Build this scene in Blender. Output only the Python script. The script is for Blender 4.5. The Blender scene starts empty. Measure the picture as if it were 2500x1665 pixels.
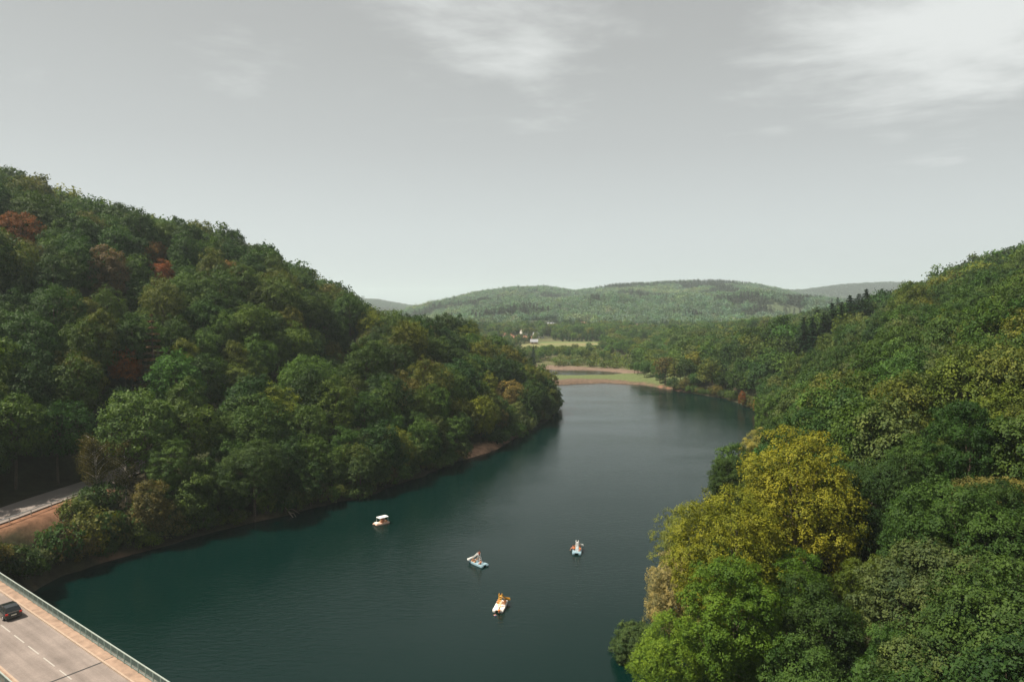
import bpy, bmesh, math, random
import numpy as np
from mathutils import Vector, Matrix
rng = np.random.default_rng(7)
random.seed(7)
SC = bpy.context.scene
COL = SC.collection
R = math.radians

# ------------------------------------------------------------------ camera, sky, sun, exposure
S = 1.3                      # metres per layout unit (the layout tables below use a camera height of 35 units)
CAM_H = 35 * S
FPX = 1667.0                 # focal length in pixels of the 2500 px wide frame (24 mm lens on a 36 mm sensor)
PITCH = math.atan((832.5 - 750) / FPX)
cam_d = bpy.data.cameras.new('camera')
cam = bpy.data.objects.new('camera', cam_d); COL.objects.link(cam)
cam_d.sensor_width = 36; cam_d.lens = 24; cam_d.clip_start = 0.5; cam_d.clip_end = 30000
cam.location = (0, 0, CAM_H)
cam.rotation_euler = (math.pi / 2 - PITCH, 0, 0)
SC.camera = cam
SC.render.resolution_x = 1024; SC.render.resolution_y = 681

SUN_EL = R(56); SUN_AZ = R(-98)              # azimuth measured from +Y (view direction) towards +X
to_sun = Vector((math.sin(SUN_AZ) * math.cos(SUN_EL), math.cos(SUN_AZ) * math.cos(SUN_EL), math.sin(SUN_EL)))
sun_d = bpy.data.lights.new('sun', 'SUN'); sun = bpy.data.objects.new('sun', sun_d); COL.objects.link(sun)
sun_d.energy = 5.0; sun_d.angle = R(0.53); sun_d.color = (1.0, 0.90, 0.76)
sun.rotation_euler = to_sun.to_track_quat('Z', 'Y').to_euler()

W = bpy.data.worlds.new('World'); SC.world = W; W.use_nodes = True
wn = W.node_tree.nodes; wl = W.node_tree.links; wn.clear()
def N(nodes, t, **kw):
    n = nodes.new(t)
    for k, v in kw.items():
        if k == 'inp':
            for a, b in v.items(): n.inputs[a].default_value = b
        else: setattr(n, k, v)
    return n
w_out = N(wn, 'ShaderNodeOutputWorld'); w_bg = N(wn, 'ShaderNodeBackground', inp={'Strength': 0.055})
sky = N(wn, 'ShaderNodeTexSky', sky_type='NISHITA', sun_disc=False, sun_elevation=SUN_EL, sun_rotation=SUN_AZ,
        altitude=400, air_density=1.0, dust_density=4.0, ozone_density=1.0)
hs = N(wn, 'ShaderNodeHueSaturation', inp={'Saturation': 0.22, 'Value': 1.0})
wl.new(sky.outputs[0], hs.inputs['Color'])
tc = N(wn, 'ShaderNodeTexCoord'); sx = N(wn, 'ShaderNodeSeparateXYZ'); wl.new(tc.outputs['Generated'], sx.inputs[0])
# thin high overcast veil: pale at the horizon, greyer overhead
vr = N(wn, 'ShaderNodeValToRGB'); wl.new(sx.outputs['Z'], vr.inputs[0])
e = vr.color_ramp.elements
e[0].position = 0.0; e[0].color = (7.5, 8.1, 8.15, 1)
e[1].position = 0.5; e[1].color = (4.4, 4.45, 4.38, 1)
for p, c in ((0.10, (7.05, 7.55, 7.6, 1)), (0.22, (5.75, 6.0, 6.0, 1)), (0.34, (5.0, 5.15, 5.08, 1))):
    el = vr.color_ramp.elements.new(p); el.color = c
veil = N(wn, 'ShaderNodeMix', data_type='RGBA', inp={'Factor': 0.8})
wl.new(hs.outputs[0], veil.inputs['A']); wl.new(vr.outputs[0], veil.inputs['B'])
# clouds: noise on a flat layer (direction / height), denser in two banks
zm = N(wn, 'ShaderNodeMath', operation='MAXIMUM', inp={1: 0.03}); wl.new(sx.outputs['Z'], zm.inputs[0])
dx = N(wn, 'ShaderNodeMath', operation='DIVIDE'); wl.new(sx.outputs['X'], dx.inputs[0]); wl.new(zm.outputs[0], dx.inputs[1])
dy = N(wn, 'ShaderNodeMath', operation='DIVIDE'); wl.new(sx.outputs['Y'], dy.inputs[0]); wl.new(zm.outputs[0], dy.inputs[1])
cx = N(wn, 'ShaderNodeCombineXYZ'); wl.new(dx.outputs[0], cx.inputs[0]); wl.new(dy.outputs[0], cx.inputs[1])
mp = N(wn, 'ShaderNodeMapping', inp={'Rotation': (0, 0, R(25)), 'Scale': (1.0, 1.15, 1), 'Location': (3.1, 1.7, 0)})
wl.new(cx.outputs[0], mp.inputs[0])
cn = N(wn, 'ShaderNodeTexNoise', noise_dimensions='2D', inp={'Scale': 1.3, 'Detail': 9, 'Roughness': 0.6, 'Distortion': 0.15})
wl.new(mp.outputs[0], cn.inputs['Vector'])
def bank(px, py, rad):
    d = Vector(((px - 1250) / FPX, math.cos(PITCH) - math.sin(PITCH) * (832.5 - py) / FPX * -1, 0))
    v = cam.rotation_euler.to_matrix() @ Vector(((px - 1250) / FPX, (832.5 - py) / FPX, -1)); v.normalize()
    dn = N(wn, 'ShaderNodeVectorMath', operation='DISTANCE'); dn.inputs[1].default_value = v
    wl.new(tc.outputs['Generated'], dn.inputs[0])
    mr = N(wn, 'ShaderNodeMapRange', interpolation_type='SMOOTHSTEP', inp={'From Min': rad, 'From Max': 0.0, 'To Min': 0.0, 'To Max': 1.0})
    wl.new(dn.outputs['Value'], mr.inputs['Value']); return mr.outputs[0]
acc = None
for b, wgt in ((bank(1180, 60, 0.26), 0.26), (bank(1330, 150, 0.10), 0.12), (bank(2420, 60, 0.34), 0.42), (bank(2050, 180, 0.25), 0.1)):
    m = N(wn, 'ShaderNodeMath', operation='MULTIPLY', inp={1: wgt}); wl.new(b, m.inputs[0])
    if acc is None: acc = m.outputs[0]
    else:
        a_ = N(wn, 'ShaderNodeMath', operation='ADD'); wl.new(acc, a_.inputs[0]); wl.new(m.outputs[0], a_.inputs[1]); acc = a_.outputs[0]
lowf = N(wn, 'ShaderNodeMapRange', interpolation_type='SMOOTHSTEP', inp={'From Min': 0.14, 'From Max': 0.34, 'To Min': 0.30, 'To Max': 0.0}); wl.new(sx.outputs['Z'], lowf.inputs['Value'])
sb = N(wn, 'ShaderNodeMath', operation='SUBTRACT'); wl.new(cn.outputs[0], sb.inputs[0]); wl.new(lowf.outputs[0], sb.inputs[1])
a_ = N(wn, 'ShaderNodeMath', operation='ADD'); wl.new(sb.outputs[0], a_.inputs[0]); wl.new(acc, a_.inputs[1])
cm = N(wn, 'ShaderNodeMapRange', interpolation_type='SMOOTHSTEP', inp={'From Min': 0.52, 'From Max': 1.08, 'To Min': 0.0, 'To Max': 1.0})
wl.new(a_.outputs[0], cm.inputs['Value'])
cl = N(wn, 'ShaderNodeMix', data_type='RGBA'); wl.new(cm.outputs[0], cl.inputs['Factor'])
wl.new(veil.outputs['Result'], cl.inputs['A']); cl.inputs['B'].default_value = (7.9, 8.15, 8.05, 1)
wl.new(cl.outputs['Result'], w_bg.inputs['Color']); wl.new(w_bg.outputs[0], w_out.inputs[0])

vs = SC.view_settings
SC.display_settings.display_device = 'sRGB'
vs.view_transform = 'Standard'; vs.look = 'None'; vs.exposure = 0.85; vs.gamma = 1.0; vs.use_curve_mapping = False
cy = SC.cycles
cy.use_denoising = True
try:
    cy.denoiser = 'OPENIMAGEDENOISE'; cy.denoising_input_passes = 'RGB_ALBEDO_NORMAL'; cy.denoising_prefilter = 'ACCURATE'
except Exception: pass
cy.max_bounces = 6; cy.diffuse_bounces = 3; cy.glossy_bounces = 3; cy.transmission_bounces = 3; cy.volume_bounces = 1; cy.transparent_max_bounces = 4
cy.caustics_reflective = False; cy.caustics_refractive = False

# ------------------------------------------------------------------ small helpers
def tag(o, label=None, cat=None, group=None, kind=None):
    if label: o['label'] = label
    if cat: o['category'] = cat
    if group: o['group'] = group
    if kind: o['kind'] = kind
    return o
def link(name, me, parent=None, mat=None):
    o = bpy.data.objects.new(name, me); COL.objects.link(o)
    if parent is not None: o.parent = parent
    if mat is not None and me is not None and len(me.materials) == 0: me.materials.append(mat)
    return o
def empty(name, loc, rz=0.0):
    o = bpy.data.objects.new(name, None); COL.objects.link(o)
    o.location = loc; o.rotation_euler = (0, 0, rz); o.empty_display_size = 0.3
    return o
class MB:
    """collects simple solids, builds one mesh object"""
    def __init__(s): s.v = []; s.f = []
    def add(s, v, f):
        b = len(s.v); s.v += [tuple(p) for p in v]; s.f += [tuple(i + b for i in q) for q in f]; return s
    def box(s, c, d, rz=0.0, taper=1.0, rx=0.0, ry=0.0):
        m = Matrix.Rotation(rz, 3, 'Z') @ Matrix.Rotation(ry, 3, 'Y') @ Matrix.Rotation(rx, 3, 'X'); c = Vector(c); v = []
        for z in (-1, 1):
            t = taper if z > 0 else 1.0
            for x, y in ((-1, -1), (1, -1), (1, 1), (-1, 1)):
                v.append(c + m @ Vector((x * d[0] / 2 * t, y * d[1] / 2 * t, z * d[2] / 2)))
        return s.add(v, ((3, 2, 1, 0), (4, 5, 6, 7), (0, 1, 5, 4), (1, 2, 6, 5), (2, 3, 7, 6), (3, 0, 4, 7)))
    def bar(s, a, b, r0, r1=None, n=6):
        a = Vector(a); b = Vector(b); r1 = r0 if r1 is None else r1
        return s.tube([a, b], [r0, r1], n)
    def tube(s, pts, rad, n=6, cap=True):
        pts = [Vector(p) for p in pts]; v = []; f = []
        for i, p in enumerate(pts):
            d = (pts[min(i + 1, len(pts) - 1)] - pts[max(i - 1, 0)]).normalized()
            u = d.orthogonal().normalized() if abs(d.z) > 0.99 else Vector((0, 0, 1)).cross(d).normalized()
            w = d.cross(u)
            for k in range(n):
                a = 2 * math.pi * k / n; v.append(p + (u * math.cos(a) + w * math.sin(a)) * rad[i])
        for i in range(len(pts) - 1):
            for k in range(n): f.append((i * n + k, i * n + (k + 1) % n, (i + 1) * n + (k + 1) % n, (i + 1) * n + k))
        if cap: f.append(tuple(range(n))[::-1]); f.append(tuple((len(pts) - 1) * n + k for k in range(n)))
        return s.add(v, f)
    def loft(s, rings, closed=True, cap=True):
        n = len(rings[0]); v = [p for r_ in rings for p in r_]; f = []
        for i in range(len(rings) - 1):
            for k in range(n if closed else n - 1): f.append((i * n + k, i * n + (k + 1) % n, (i + 1) * n + (k + 1) % n, (i + 1) * n + k))
        if cap: f.append(tuple(range(n))[::-1]); f.append(tuple((len(rings) - 1) * n + k for k in range(n)))
        return s.add(v, f)
    def mesh(s, name, smooth=False):
        me = bpy.data.meshes.new(name); me.from_pydata(s.v, [], s.f)
        bm = bmesh.new(); bm.from_mesh(me); bmesh.ops.recalc_face_normals(bm, faces=bm.faces); bm.to_mesh(me); bm.free()
        if smooth:
            for p in me.polygons: p.use_smooth = True
        return me
    def build(s, name, mat, parent=None, smooth=False, bevel=0.0):
        me = s.mesh(name, smooth); me.materials.append(mat)
        o = link(name, me, parent)
        if bevel:
            b = o.modifiers.new('bevel', 'BEVEL'); b.width = bevel; b.segments = 2; b.limit_method = 'ANGLE'
        return o

def material(name, base, rough=0.6, spec=0.4, metal=0.0, noise=0.0, nscale=4.0, bump=0.0, bscale=20.0, coat=0.0):
    m = bpy.data.materials.new(name); m.use_nodes = True
    nt = m.node_tree; b = nt.nodes['Principled BSDF']
    b.inputs['Base Color'].default_value = (*base, 1); b.inputs['Roughness'].default_value = rough
    b.inputs['Specular IOR Level'].default_value = spec; b.inputs['Metallic'].default_value = metal
    if coat: b.inputs['Coat Weight'].default_value = coat
    if noise or bump: t = N(nt.nodes, 'ShaderNodeTexCoord')
    if noise:
        n = N(nt.nodes, 'ShaderNodeTexNoise', inp={'Scale': nscale, 'Detail': 6, 'Roughness': 0.65}); nt.links.new(t.outputs['Object'], n.inputs['Vector'])
        mr = N(nt.nodes, 'ShaderNodeMapRange', inp={'From Min': 0.25, 'From Max': 0.75, 'To Min': 1 - noise, 'To Max': 1 + noise}); nt.links.new(n.outputs[0], mr.inputs['Value'])
        mx = N(nt.nodes, 'ShaderNodeVectorMath', operation='SCALE'); mx.inputs[0].default_value = base
        nt.links.new(mr.outputs[0], mx.inputs['Scale']); nt.links.new(mx.outputs[0], b.inputs['Base Color'])
    if bump:
        n2 = N(nt.nodes, 'ShaderNodeTexNoise', inp={'Scale': bscale, 'Detail': 5}); nt.links.new(t.outputs['Object'], n2.inputs['Vector'])
        bp = N(nt.nodes, 'ShaderNodeBump', inp={'Strength': bump, 'Distance': 0.05}); nt.links.new(n2.outputs[0], bp.inputs['Height'])
        nt.links.new(bp.outputs[0], b.inputs['Normal'])
    return m

# ------------------------------------------------------------------ terrain height
def poly(pts): return np.array(pts, float) * S
LAKE = poly([(-150, -60), (-100, 15), (-80, 45), (-66, 64), (-59.5, 75), (-60.5, 86), (-55.6, 94), (-46, 105), (-36.4, 115), (-26.4, 126.6), (-16.4, 145),
             (-9, 158), (-3.4, 167), (2.7, 190), (14.6, 221), (16.5, 240), (8, 262), (-20, 285), (-60, 300), (-90, 312), (-60, 319), (-20, 312),
             (20, 307), (32, 312), (45, 315), (59, 307), (68, 287), (74.5, 276.5), (82, 263), (83, 225), (77, 197), (66, 176), (48, 138), (34, 112), (26, 85),
             (21, 66), (15, 48), (13, 35), (14, 22), (18, 5), (34, -40), (34, -160), (-150, -160)])
INLET = poly([(-95, 356), (-40, 349), (0, 347), (30, 346), (48, 348), (60, 355), (58, 366), (46, 378), (30, 381), (10, 390), (-40, 386), (-95, 384)])
def seg_dist(P, A, B):
    d = B - A; t = np.clip(((P - A) @ d) / max(d @ d, 1e-9), 0, 1)
    q = A + t[:, None] * d
    return np.hypot(P[:, 0] - q[:, 0], P[:, 1] - q[:, 1])
def sdf(P, poly_):            # > 0 outside
    D = np.full(len(P), 1e9); ins = np.zeros(len(P), bool); n = len(poly_)
    for i in range(n):
        A, B = poly_[i], poly_[(i + 1) % n]
        D = np.minimum(D, seg_dist(P, A, B))
        c = (A[1] > P[:, 1]) != (B[1] > P[:, 1])
        if A[1] != B[1]:
            xi = A[0] + (P[:, 1] - A[1]) / (B[1] - A[1]) * (B[0] - A[0]); ins ^= c & (P[:, 0] < xi)
    return np.where(ins, -D, D)
def vnoise(x, y, seed=0):
    xi = np.floor(x).astype(np.int64); yi = np.floor(y).astype(np.int64); fx = x - xi; fy = y - yi
    fx = fx * fx * (3 - 2 * fx); fy = fy * fy * (3 - 2 * fy)
    def h(a, b):
        n = (a * 374761393 + b * 668265263 + seed * 1442695041) & 0x7fffffff
        n = ((n ^ (n >> 13)) * 1274126177) & 0x7fffffff
        return ((n ^ (n >> 16)) & 0xffff) / 65535.0
    return (h(xi, yi) * (1 - fx) + h(xi + 1, yi) * fx) * (1 - fy) + (h(xi, yi + 1) * (1 - fx) + h(xi + 1, yi + 1) * fx) * fy
def fbm(x, y, seed=0, o=4):
    t = 0; a = 0.5; f = 1.0
    for i in range(o): t = t + a * vnoise(x * f, y * f, seed + i); a *= 0.5; f *= 2.03
    return t / (1 - 0.5 ** o)
def ss(a, b, x): t = np.clip((x - a) / (b - a), 0, 1); return t * t * (3 - 2 * t)
CTRL = np.array([
 (-69, 88, 7.5), (-64, 116, 8), (-58, 130, 9), (-85, 105, 16), (-109, 150, 36), (-150, 200, 55), (-118, 230, 49), (-101, 250, 44), (-84, 270, 32), (-66, 270, 26),
 (-53, 280, 14), (-49, 285, 9), (-13, 248, 15), (6, 232, 6.5), (-34, 252, 6), (-180, 180, 68), (-240, 200, 84), (-90, 200, 42), (-60, 200, 27), (-40, 180, 18),
 (-22, 205, 16), (-60, 160, 19), (-140, 120, 42), (-100, 80, 17), (-150, 60, 30), (-220, 60, 50), (-200, 300, 66), (-118, 310, 34), (-84, 330, 18), (-50, 320, 6), (-10, 275, 6),
 (-100, 420, 8), (-220, 420, 26), (0, 400, 1), (60, 400, 1), (60, 450, 1.5), (0, 500, 1.5), (100, 500, 3), (-60, 480, 3), (40, 560, 1.6), (40, 620, 4), (110, 600, 4), (0, 330, .5), (50, 335, .5),
 (210, 280, 43), (186, 300, 34), (165, 320, 18), (139, 350, 6), (120, 400, 3), (160, 430, 4), (250, 330, 48), (270, 250, 60), (140, 230, 27), (110, 250, 15), (100, 200, 17), (100, 300, 8),
 (135, 180, 30), (90, 120, 22), (60, 80, 14), (45, 60, 10), (30, 40, 6), (40, 10, 9), (90, 60, 25), (150, 100, 46), (220, 180, 56), (300, 120, 85), (300, 450, 30), (220, 520, 18), (-160, 560, 12), (200, 640, 8), (-60, 640, 6)], float)
def _u(r): return np.where(r > 0, r * r * np.log(np.maximum(r, 1e-9)), 0)
_c = CTRL[:, :2] / 100.0; _n = len(_c)
_K = _u(np.linalg.norm(_c[:, None] - _c[None], axis=2)) + np.eye(_n) * 0.004
_P = np.hstack([np.ones((_n, 1)), _c]); _A = np.zeros((_n + 3, _n + 3)); _A[:_n, :_n] = _K; _A[:_n, _n:] = _P; _A[_n:, :_n] = _P.T
_w = np.linalg.solve(_A, np.concatenate([CTRL[:, 2], np.zeros(3)]))
def tps(x, y):
    x = np.clip(x / S, -300, 330) / 100; y = np.clip(y / S, -60, 680) / 100
    out = _w[_n] + _w[_n + 1] * x + _w[_n + 2] * y
    for i in range(_n): out = out + _w[i] * _u(np.hypot(x - _c[i, 0], y - _c[i, 1]))
    return out * S
def ridge(prof, dist, tree):
    px = np.array([p[0] for p in prof], float); py = np.array([p[1] for p in prof], float)
    return (px - 1250) / FPX * dist * S, (35 + (750 - py) / FPX * dist) * S - tree
R1x, R1h = ridge([(300, 760), (800, 800), (960, 792), (1050, 757), (1100, 738), (1160, 722), (1250, 712), (1330, 707), (1400, 717), (1450, 712), (1500, 703), (1600, 697), (1700, 693),
                  (1760, 693), (1850, 703), (1900, 712), (1960, 730), (2050, 748), (2200, 765), (2700, 740), (3400, 700)], 1800, 9)
R2x, R2h = ridge([(-400, 690), (300, 715), (700, 728), (850, 733), (925, 737), (980, 747), (1050, 758), (1150, 770), (1300, 760), (1600, 745), (1800, 725), (1880, 715), (1960, 713), (2050, 701), (2150, 695), (2250, 696), (2500, 685), (3000, 700)], 3300, 4)
ROAD_Z = 7.0 * S
BR_D = np.array((0.80357, -0.59521)); BR_N = np.array((-0.59521, -0.80357))      # along the bridge (towards the viewer), and across it
BR_C0 = np.array((-70.85, 85.62))                                     # a point on the bridge axis
ROAD = poly([(-79, 40), (-75, 58), (-71.5, 74), (-69.2, 88), (-67.8, 100), (-64.3, 116), (-58.5, 130), (-51, 145), (-45, 160), (-42, 178), (-45, 198)])
def catmull(P, n=8):
    out = []
    for i in range(len(P) - 1):
        p0, p1, p2, p3 = P[max(i - 1, 0)], P[i], P[i + 1], P[min(i + 2, len(P) - 1)]
        for k in range(n):
            t = k / n; out.append(0.5 * ((2 * p1) + (-p0 + p2) * t + (2 * p0 - 5 * p1 + 4 * p2 - p3) * t * t + (-p0 + 3 * p1 - 3 * p2 + p3) * t ** 3))
    out.append(P[-1]); return np.array(out)
ROADC = catmull(ROAD)
ROADZ = ROAD_Z + np.clip((np.arange(len(ROADC)) - 36) / 44.0, 0, 1) * 9.0
SPUR = np.array([BR_C0 - BR_D * 6.0 * S, BR_C0 - BR_D * 19 * S])        # road from the bridge end to the shore road
SPUR2 = np.array([BR_C0 + BR_D * 90 * S, BR_C0 + BR_D * 130 * S])
def road_dist(P):
    D = np.full(len(P), 1e9); Z = np.full(len(P), ROAD_Z)
    for i in range(len(ROADC) - 1):
        d = seg_dist(P, ROADC[i], ROADC[i + 1]); m = d < D; D = np.where(m, d, D); Z = np.where(m, ROADZ[i], Z)
    for sp in (SPUR, SPUR2):
        d = seg_dist(P, sp[0], sp[1]) ; m = d < D; D = np.where(m, d, D); Z = np.where(m, ROAD_Z, Z)
    return D, Z
def height(x, y):
    x = np.asarray(x, float); y = np.asarray(y, float); sh = x.shape; x = x.ravel(); y = y.ravel(); P = np.stack([x, y], 1)
    sl = np.minimum(sdf(P, LAKE), sdf(P, INLET))
    wob = (fbm(x / 9, y / 9, 3) - 0.5) * 5.0
    s_ = sl + wob * ss(120, 500, y + 200)
    T = np.maximum(tps(x, y), 0.4)
    T = T + (fbm(x / 38, y / 38, 11) - 0.5) * 5.0 * ss(4, 25, T)
    # far hills
    yy = y / S
    h1 = np.interp(x / np.maximum(yy, 700) * 1800, R1x, R1h)
    spur = (fbm(x / 300, y / 360, 21, 3) - 0.5) * 95 * ss(760, 1100, yy) * (1 - ss(1450, 1790, yy))
    up = np.clip((yy - 700) / 1100, 0, 1)
    f1 = np.maximum(0, h1 * np.where(yy < 1800, up ** 1.15, 1 - 0.75 * ss(1800, 2500, yy)) + spur)
    h2 = np.interp(x / np.maximum(yy, 1500) * 3300, R2x, R2h)
    f2 = h2 * ss(2150, 3300, yy)
    far = np.maximum(f1, f2 * (yy > 1900)) + 4 * S
    far = far * (1 - 0.5 * ss(3500, 5200, yy))
    k = ss(600, 720, yy)
    T = T * (1 - k) + far * k
    land = 0.25 + 1.1 * (1 - np.exp(-np.maximum(s_, 0) / 2.5)) + T * ss(0, 40 * S, s_ + 3)
    low = (yy > 300) & (yy < 420)
    H = np.where(s_ > 0, land, -np.minimum(5.0, 0.45 * -s_) )
    D, Z = road_dist(P)
    k = 1 - ss(6.0, 15.0, D); k = np.where(s_ > -1, k, 0)
    H = H * (1 - k) + (Z - 0.22) * k
    return H.reshape(sh)
def project(p):
    c = math.cos(PITCH); s = math.sin(PITCH); x, y, z = p[0], p[1], p[2] - CAM_H
    d = y * c - z * s; v = y * s + z * c
    return 1250 + FPX * x / d, 832.5 - FPX * v / d
def ray(px, py):
    v = cam.rotation_euler.to_matrix() @ Vector(((px - 1250) / FPX, (832.5 - py) / FPX, -1)); return np.array(v / v.y)
def at_plane(px, py, z=0.0):
    d = ray(px, py); t = (z - CAM_H) / d[2]; return Vector((d[0] * t, t, z))
def at_ground(px, py, off=0.0, y0=50.0, y1=4000.0):
    d = ray(px, py); t = np.geomspace(y0, y1, 900); hh = height(d[0] * t, t) + off
    k = np.argmax(CAM_H + d[2] * t <= hh)
    return Vector((d[0] * t[k], t[k], float(height(np.array([d[0] * t[k]]), np.array([t[k]]))[0])))

# ------------------------------------------------------------------ ground sheet
def axis(a, b, step, lo, hi, g=1.13):
    c = list(np.arange(a, b, step)); d = step; x = c[-1]
    while x < hi: d = min(d * g, 260); x += d; c.append(x)
    d = step; x = a; l = []
    while x > lo: d = min(d * g, 600); x -= d; l.append(x)
    return np.array(l[::-1] + c)
gx = axis(-300, 420, 3.2, -8600, 8600); gy = axis(25, 640, 2.6, -5000, 7600, 1.05)
GX, GY = np.meshgrid(gx, gy); GZ = height(GX, GY)
nx, ny = len(gx), len(gy)
verts = np.stack([GX.ravel(), GY.ravel(), GZ.ravel()], 1)
i0 = (np.arange(ny - 1)[:, None] * nx + np.arange(nx - 1)[None]).ravel()
faces = np.stack([i0, i0 + 1, i0 + 1 + nx, i0 + nx], 1)
def np_mesh(name, v, f):
    me = bpy.data.meshes.new(name); k = f.shape[1]
    me.vertices.add(len(v)); me.vertices.foreach_set('co', np.ascontiguousarray(v, np.float32).ravel())
    me.loops.add(f.size); me.loops.foreach_set('vertex_index', np.ascontiguousarray(f, np.int32).ravel())
    me.polygons.add(len(f)); me.polygons.foreach_set('loop_start', np.arange(0, f.size, k, dtype=np.int32))
    me.update(calc_edges=True); return me
gme = np_mesh('ground', verts, faces)
gme.polygons.foreach_set('use_smooth', np.ones(len(gme.polygons), bool))
# soil, mud, grass and forest floor as the land's own colours
Pf = verts[:, :2]; sl = np.minimum(sdf(Pf, LAKE), sdf(Pf, INLET)); zz = verts[:, 2]; X, Y = Pf[:, 0], Pf[:, 1]; yu = Y / S; xu = X / S
def mixc(c, col, m): return c * (1 - m[:, None]) + np.array(col)[None] * m[:, None]
n1 = fbm(X / 23, Y / 23, 31); n2 = fbm(X / 6, Y / 6, 41)
gc = np.tile(np.array((0.040, 0.036, 0.020)), (len(X), 1)); gc = mixc(gc, (0.05, 0.06, 0.025), ss(0.4, 0.7, n1))
shore = ss(1.15, 0.7, zz) * (yu < 330) * ss(0.42, 0.6, n1 + 0.35 * ((yu > 158) & (yu < 175) & (xu < 10)) + 0.3 * ((yu > 278) & (xu > 50)) - 0.3 * ((xu > 20) & (yu < 272)) - 0.12 * (yu < 158) - 0.3 * ((xu > 70) & (yu < 281)))
gc = mixc(gc, (0.24, 0.135, 0.09), np.clip(shore, 0, 1))
gc = mixc(gc, (0.06, 0.05, 0.035), ss(0.1, -0.6, zz))
val = ss(300, 312, yu) * (1 - ss(640, 700, yu)) * (xu < 135) * (xu > -120)
gc = mixc(gc, (0.13, 0.13, 0.062), val * ss(0.3, 0.6, n1 + 0.15)); gc = mixc(gc, (0.09, 0.12, 0.045), val * ss(0.5, 0.8, n2))
spit = (yu > 298) & (yu < 350) & (xu < 90)
edge = sdf(Pf, LAKE) + (n2 - 0.5) * 9 + 9 * ss(30, 55, xu)
gc = mixc(gc, (0.15, 0.105, 0.075), spit * ss(17, 12, edge))
gc = mixc(gc, (0.125, 0.155, 0.062), spit * ss(12, 17, edge))
inl = (yu >= 350) & (yu < 404) & (xu < 75)
gc = mixc(gc, (0.185, 0.135, 0.10), inl * ss(16, 7, sdf(Pf, INLET) + (n1 - 0.5) * 20))
hillm = ss(690, 760, yu)
gc = mixc(gc, (0.085, 0.110, 0.060), hillm); gc = mixc(gc, (0.05, 0.042, 0.035), hillm * ss(0.55, 0.7, fbm(X / 160, Y / 160, 51)))
RD, _ = road_dist(Pf)
gc = mixc(gc, (0.27, 0.14, 0.085), ss(8.2, 6.6, RD) * (yu < 104) * (X > np.interp(Y, ROADC[:, 1], ROADC[:, 0])) * ss(0.35, 0.5, n1 + 0.12))
CLEAR = [(np.array((131, 243)) * S, 24 * S, 10 * S), (np.array((152, 262)) * S, 22 * S, 10 * S)]
CLR_MASK = lambda P: np.minimum(*[np.hypot(((P - c) @ np.array((.82, .57))) / a, ((P - c) @ np.array((-.57, .82))) / b) for c, a, b in CLEAR])
ck = ss(1.15, 0.85, CLR_MASK(Pf) + (n2 - .5) * .5)
gc = mixc(gc, (0.15, 0.125, 0.04), ck); gc = mixc(gc, (0.23, 0.11, 0.05), ck * ss(0.5, 0.62, n1) )
beach = (np.hypot((X / S + 6.0), (Y / S - 163.5)) < 9) * ss(2.2, 1.2, zz) * (zz > -.3)
gc = mixc(gc, (0.46, 0.27, 0.17), np.clip(beach, 0, 1))
gc = gc * 0.8
ca = gme.color_attributes.new('soil', 'FLOAT_COLOR', 'POINT')
ca.data.foreach_set('color', np.hstack([gc, np.ones((len(gc), 1))]).astype(np.float32).ravel())
gm = bpy.data.materials.new('ground_soil'); gm.use_nodes = True; nt = gm.node_tree; b = nt.nodes['Principled BSDF']
b.inputs['Roughness'].default_value = 0.95; b.inputs['Specular IOR Level'].default_value = 0.1
at = N(nt.nodes, 'ShaderNodeAttribute', attribute_name='soil'); t = N(nt.nodes, 'ShaderNodeTexCoord')
nz = N(nt.nodes, 'ShaderNodeTexNoise', inp={'Scale': 0.6, 'Detail': 8, 'Roughness': 0.7}); nt.links.new(t.outputs['Object'], nz.inputs['Vector'])
mr = N(nt.nodes, 'ShaderNodeMapRange', inp={'From Min': 0.3, 'From Max': 0.7, 'To Min': 0.6, 'To Max': 1.35}); nt.links.new(nz.outputs[0], mr.inputs['Value'])
sc_ = N(nt.nodes, 'ShaderNodeVectorMath', operation='SCALE'); nt.links.new(at.outputs['Color'], sc_.inputs[0]); nt.links.new(mr.outputs[0], sc_.inputs['Scale'])
nt.links.new(sc_.outputs[0], b.inputs['Base Color'])
bp = N(nt.nodes, 'ShaderNodeBump', inp={'Strength': 0.7, 'Distance': 0.5}); nt.links.new(nz.outputs[0], bp.inputs['Height']); nt.links.new(bp.outputs[0], b.inputs['Normal'])
ground = link('ground', gme, mat=gm); tag(ground, 'wooded valley floor, banks and hills of bare soil and grass', 'ground', kind='structure')

# ------------------------------------------------------------------ water
PED = [(1408, 1350), (1168, 1383), (1222, 1492)]
wm = bpy.data.materials.new('lake_water'); wm.use_nodes = True; nt = wm.node_tree; b = nt.nodes['Principled BSDF']
b.inputs['Base Color'].default_value = (0.0004, 0.0100, 0.0082, 1); b.inputs['Roughness'].default_value = 0.05; b.inputs['IOR'].default_value = 1.25; b.inputs['Specular IOR Level'].default_value = 0.5
t = N(nt.nodes, 'ShaderNodeTexCoord')
m1 = N(nt.nodes, 'ShaderNodeMapping', inp={'Rotation': (0, 0, R(18)), 'Scale': (0.55, 1.5, 1)}); nt.links.new(t.outputs['Object'], m1.inputs[0])
na = N(nt.nodes, 'ShaderNodeTexNoise', inp={'Scale': 1.15, 'Detail': 4, 'Roughness': 0.6, 'Distortion': 0.5}); nt.links.new(m1.outputs[0], na.inputs['Vector'])
m2 = N(nt.nodes, 'ShaderNodeMapping', inp={'Rotation': (0, 0, R(-30)), 'Scale': (0.02, 0.05, 1)}); nt.links.new(t.outputs['Object'], m2.inputs[0])
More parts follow.
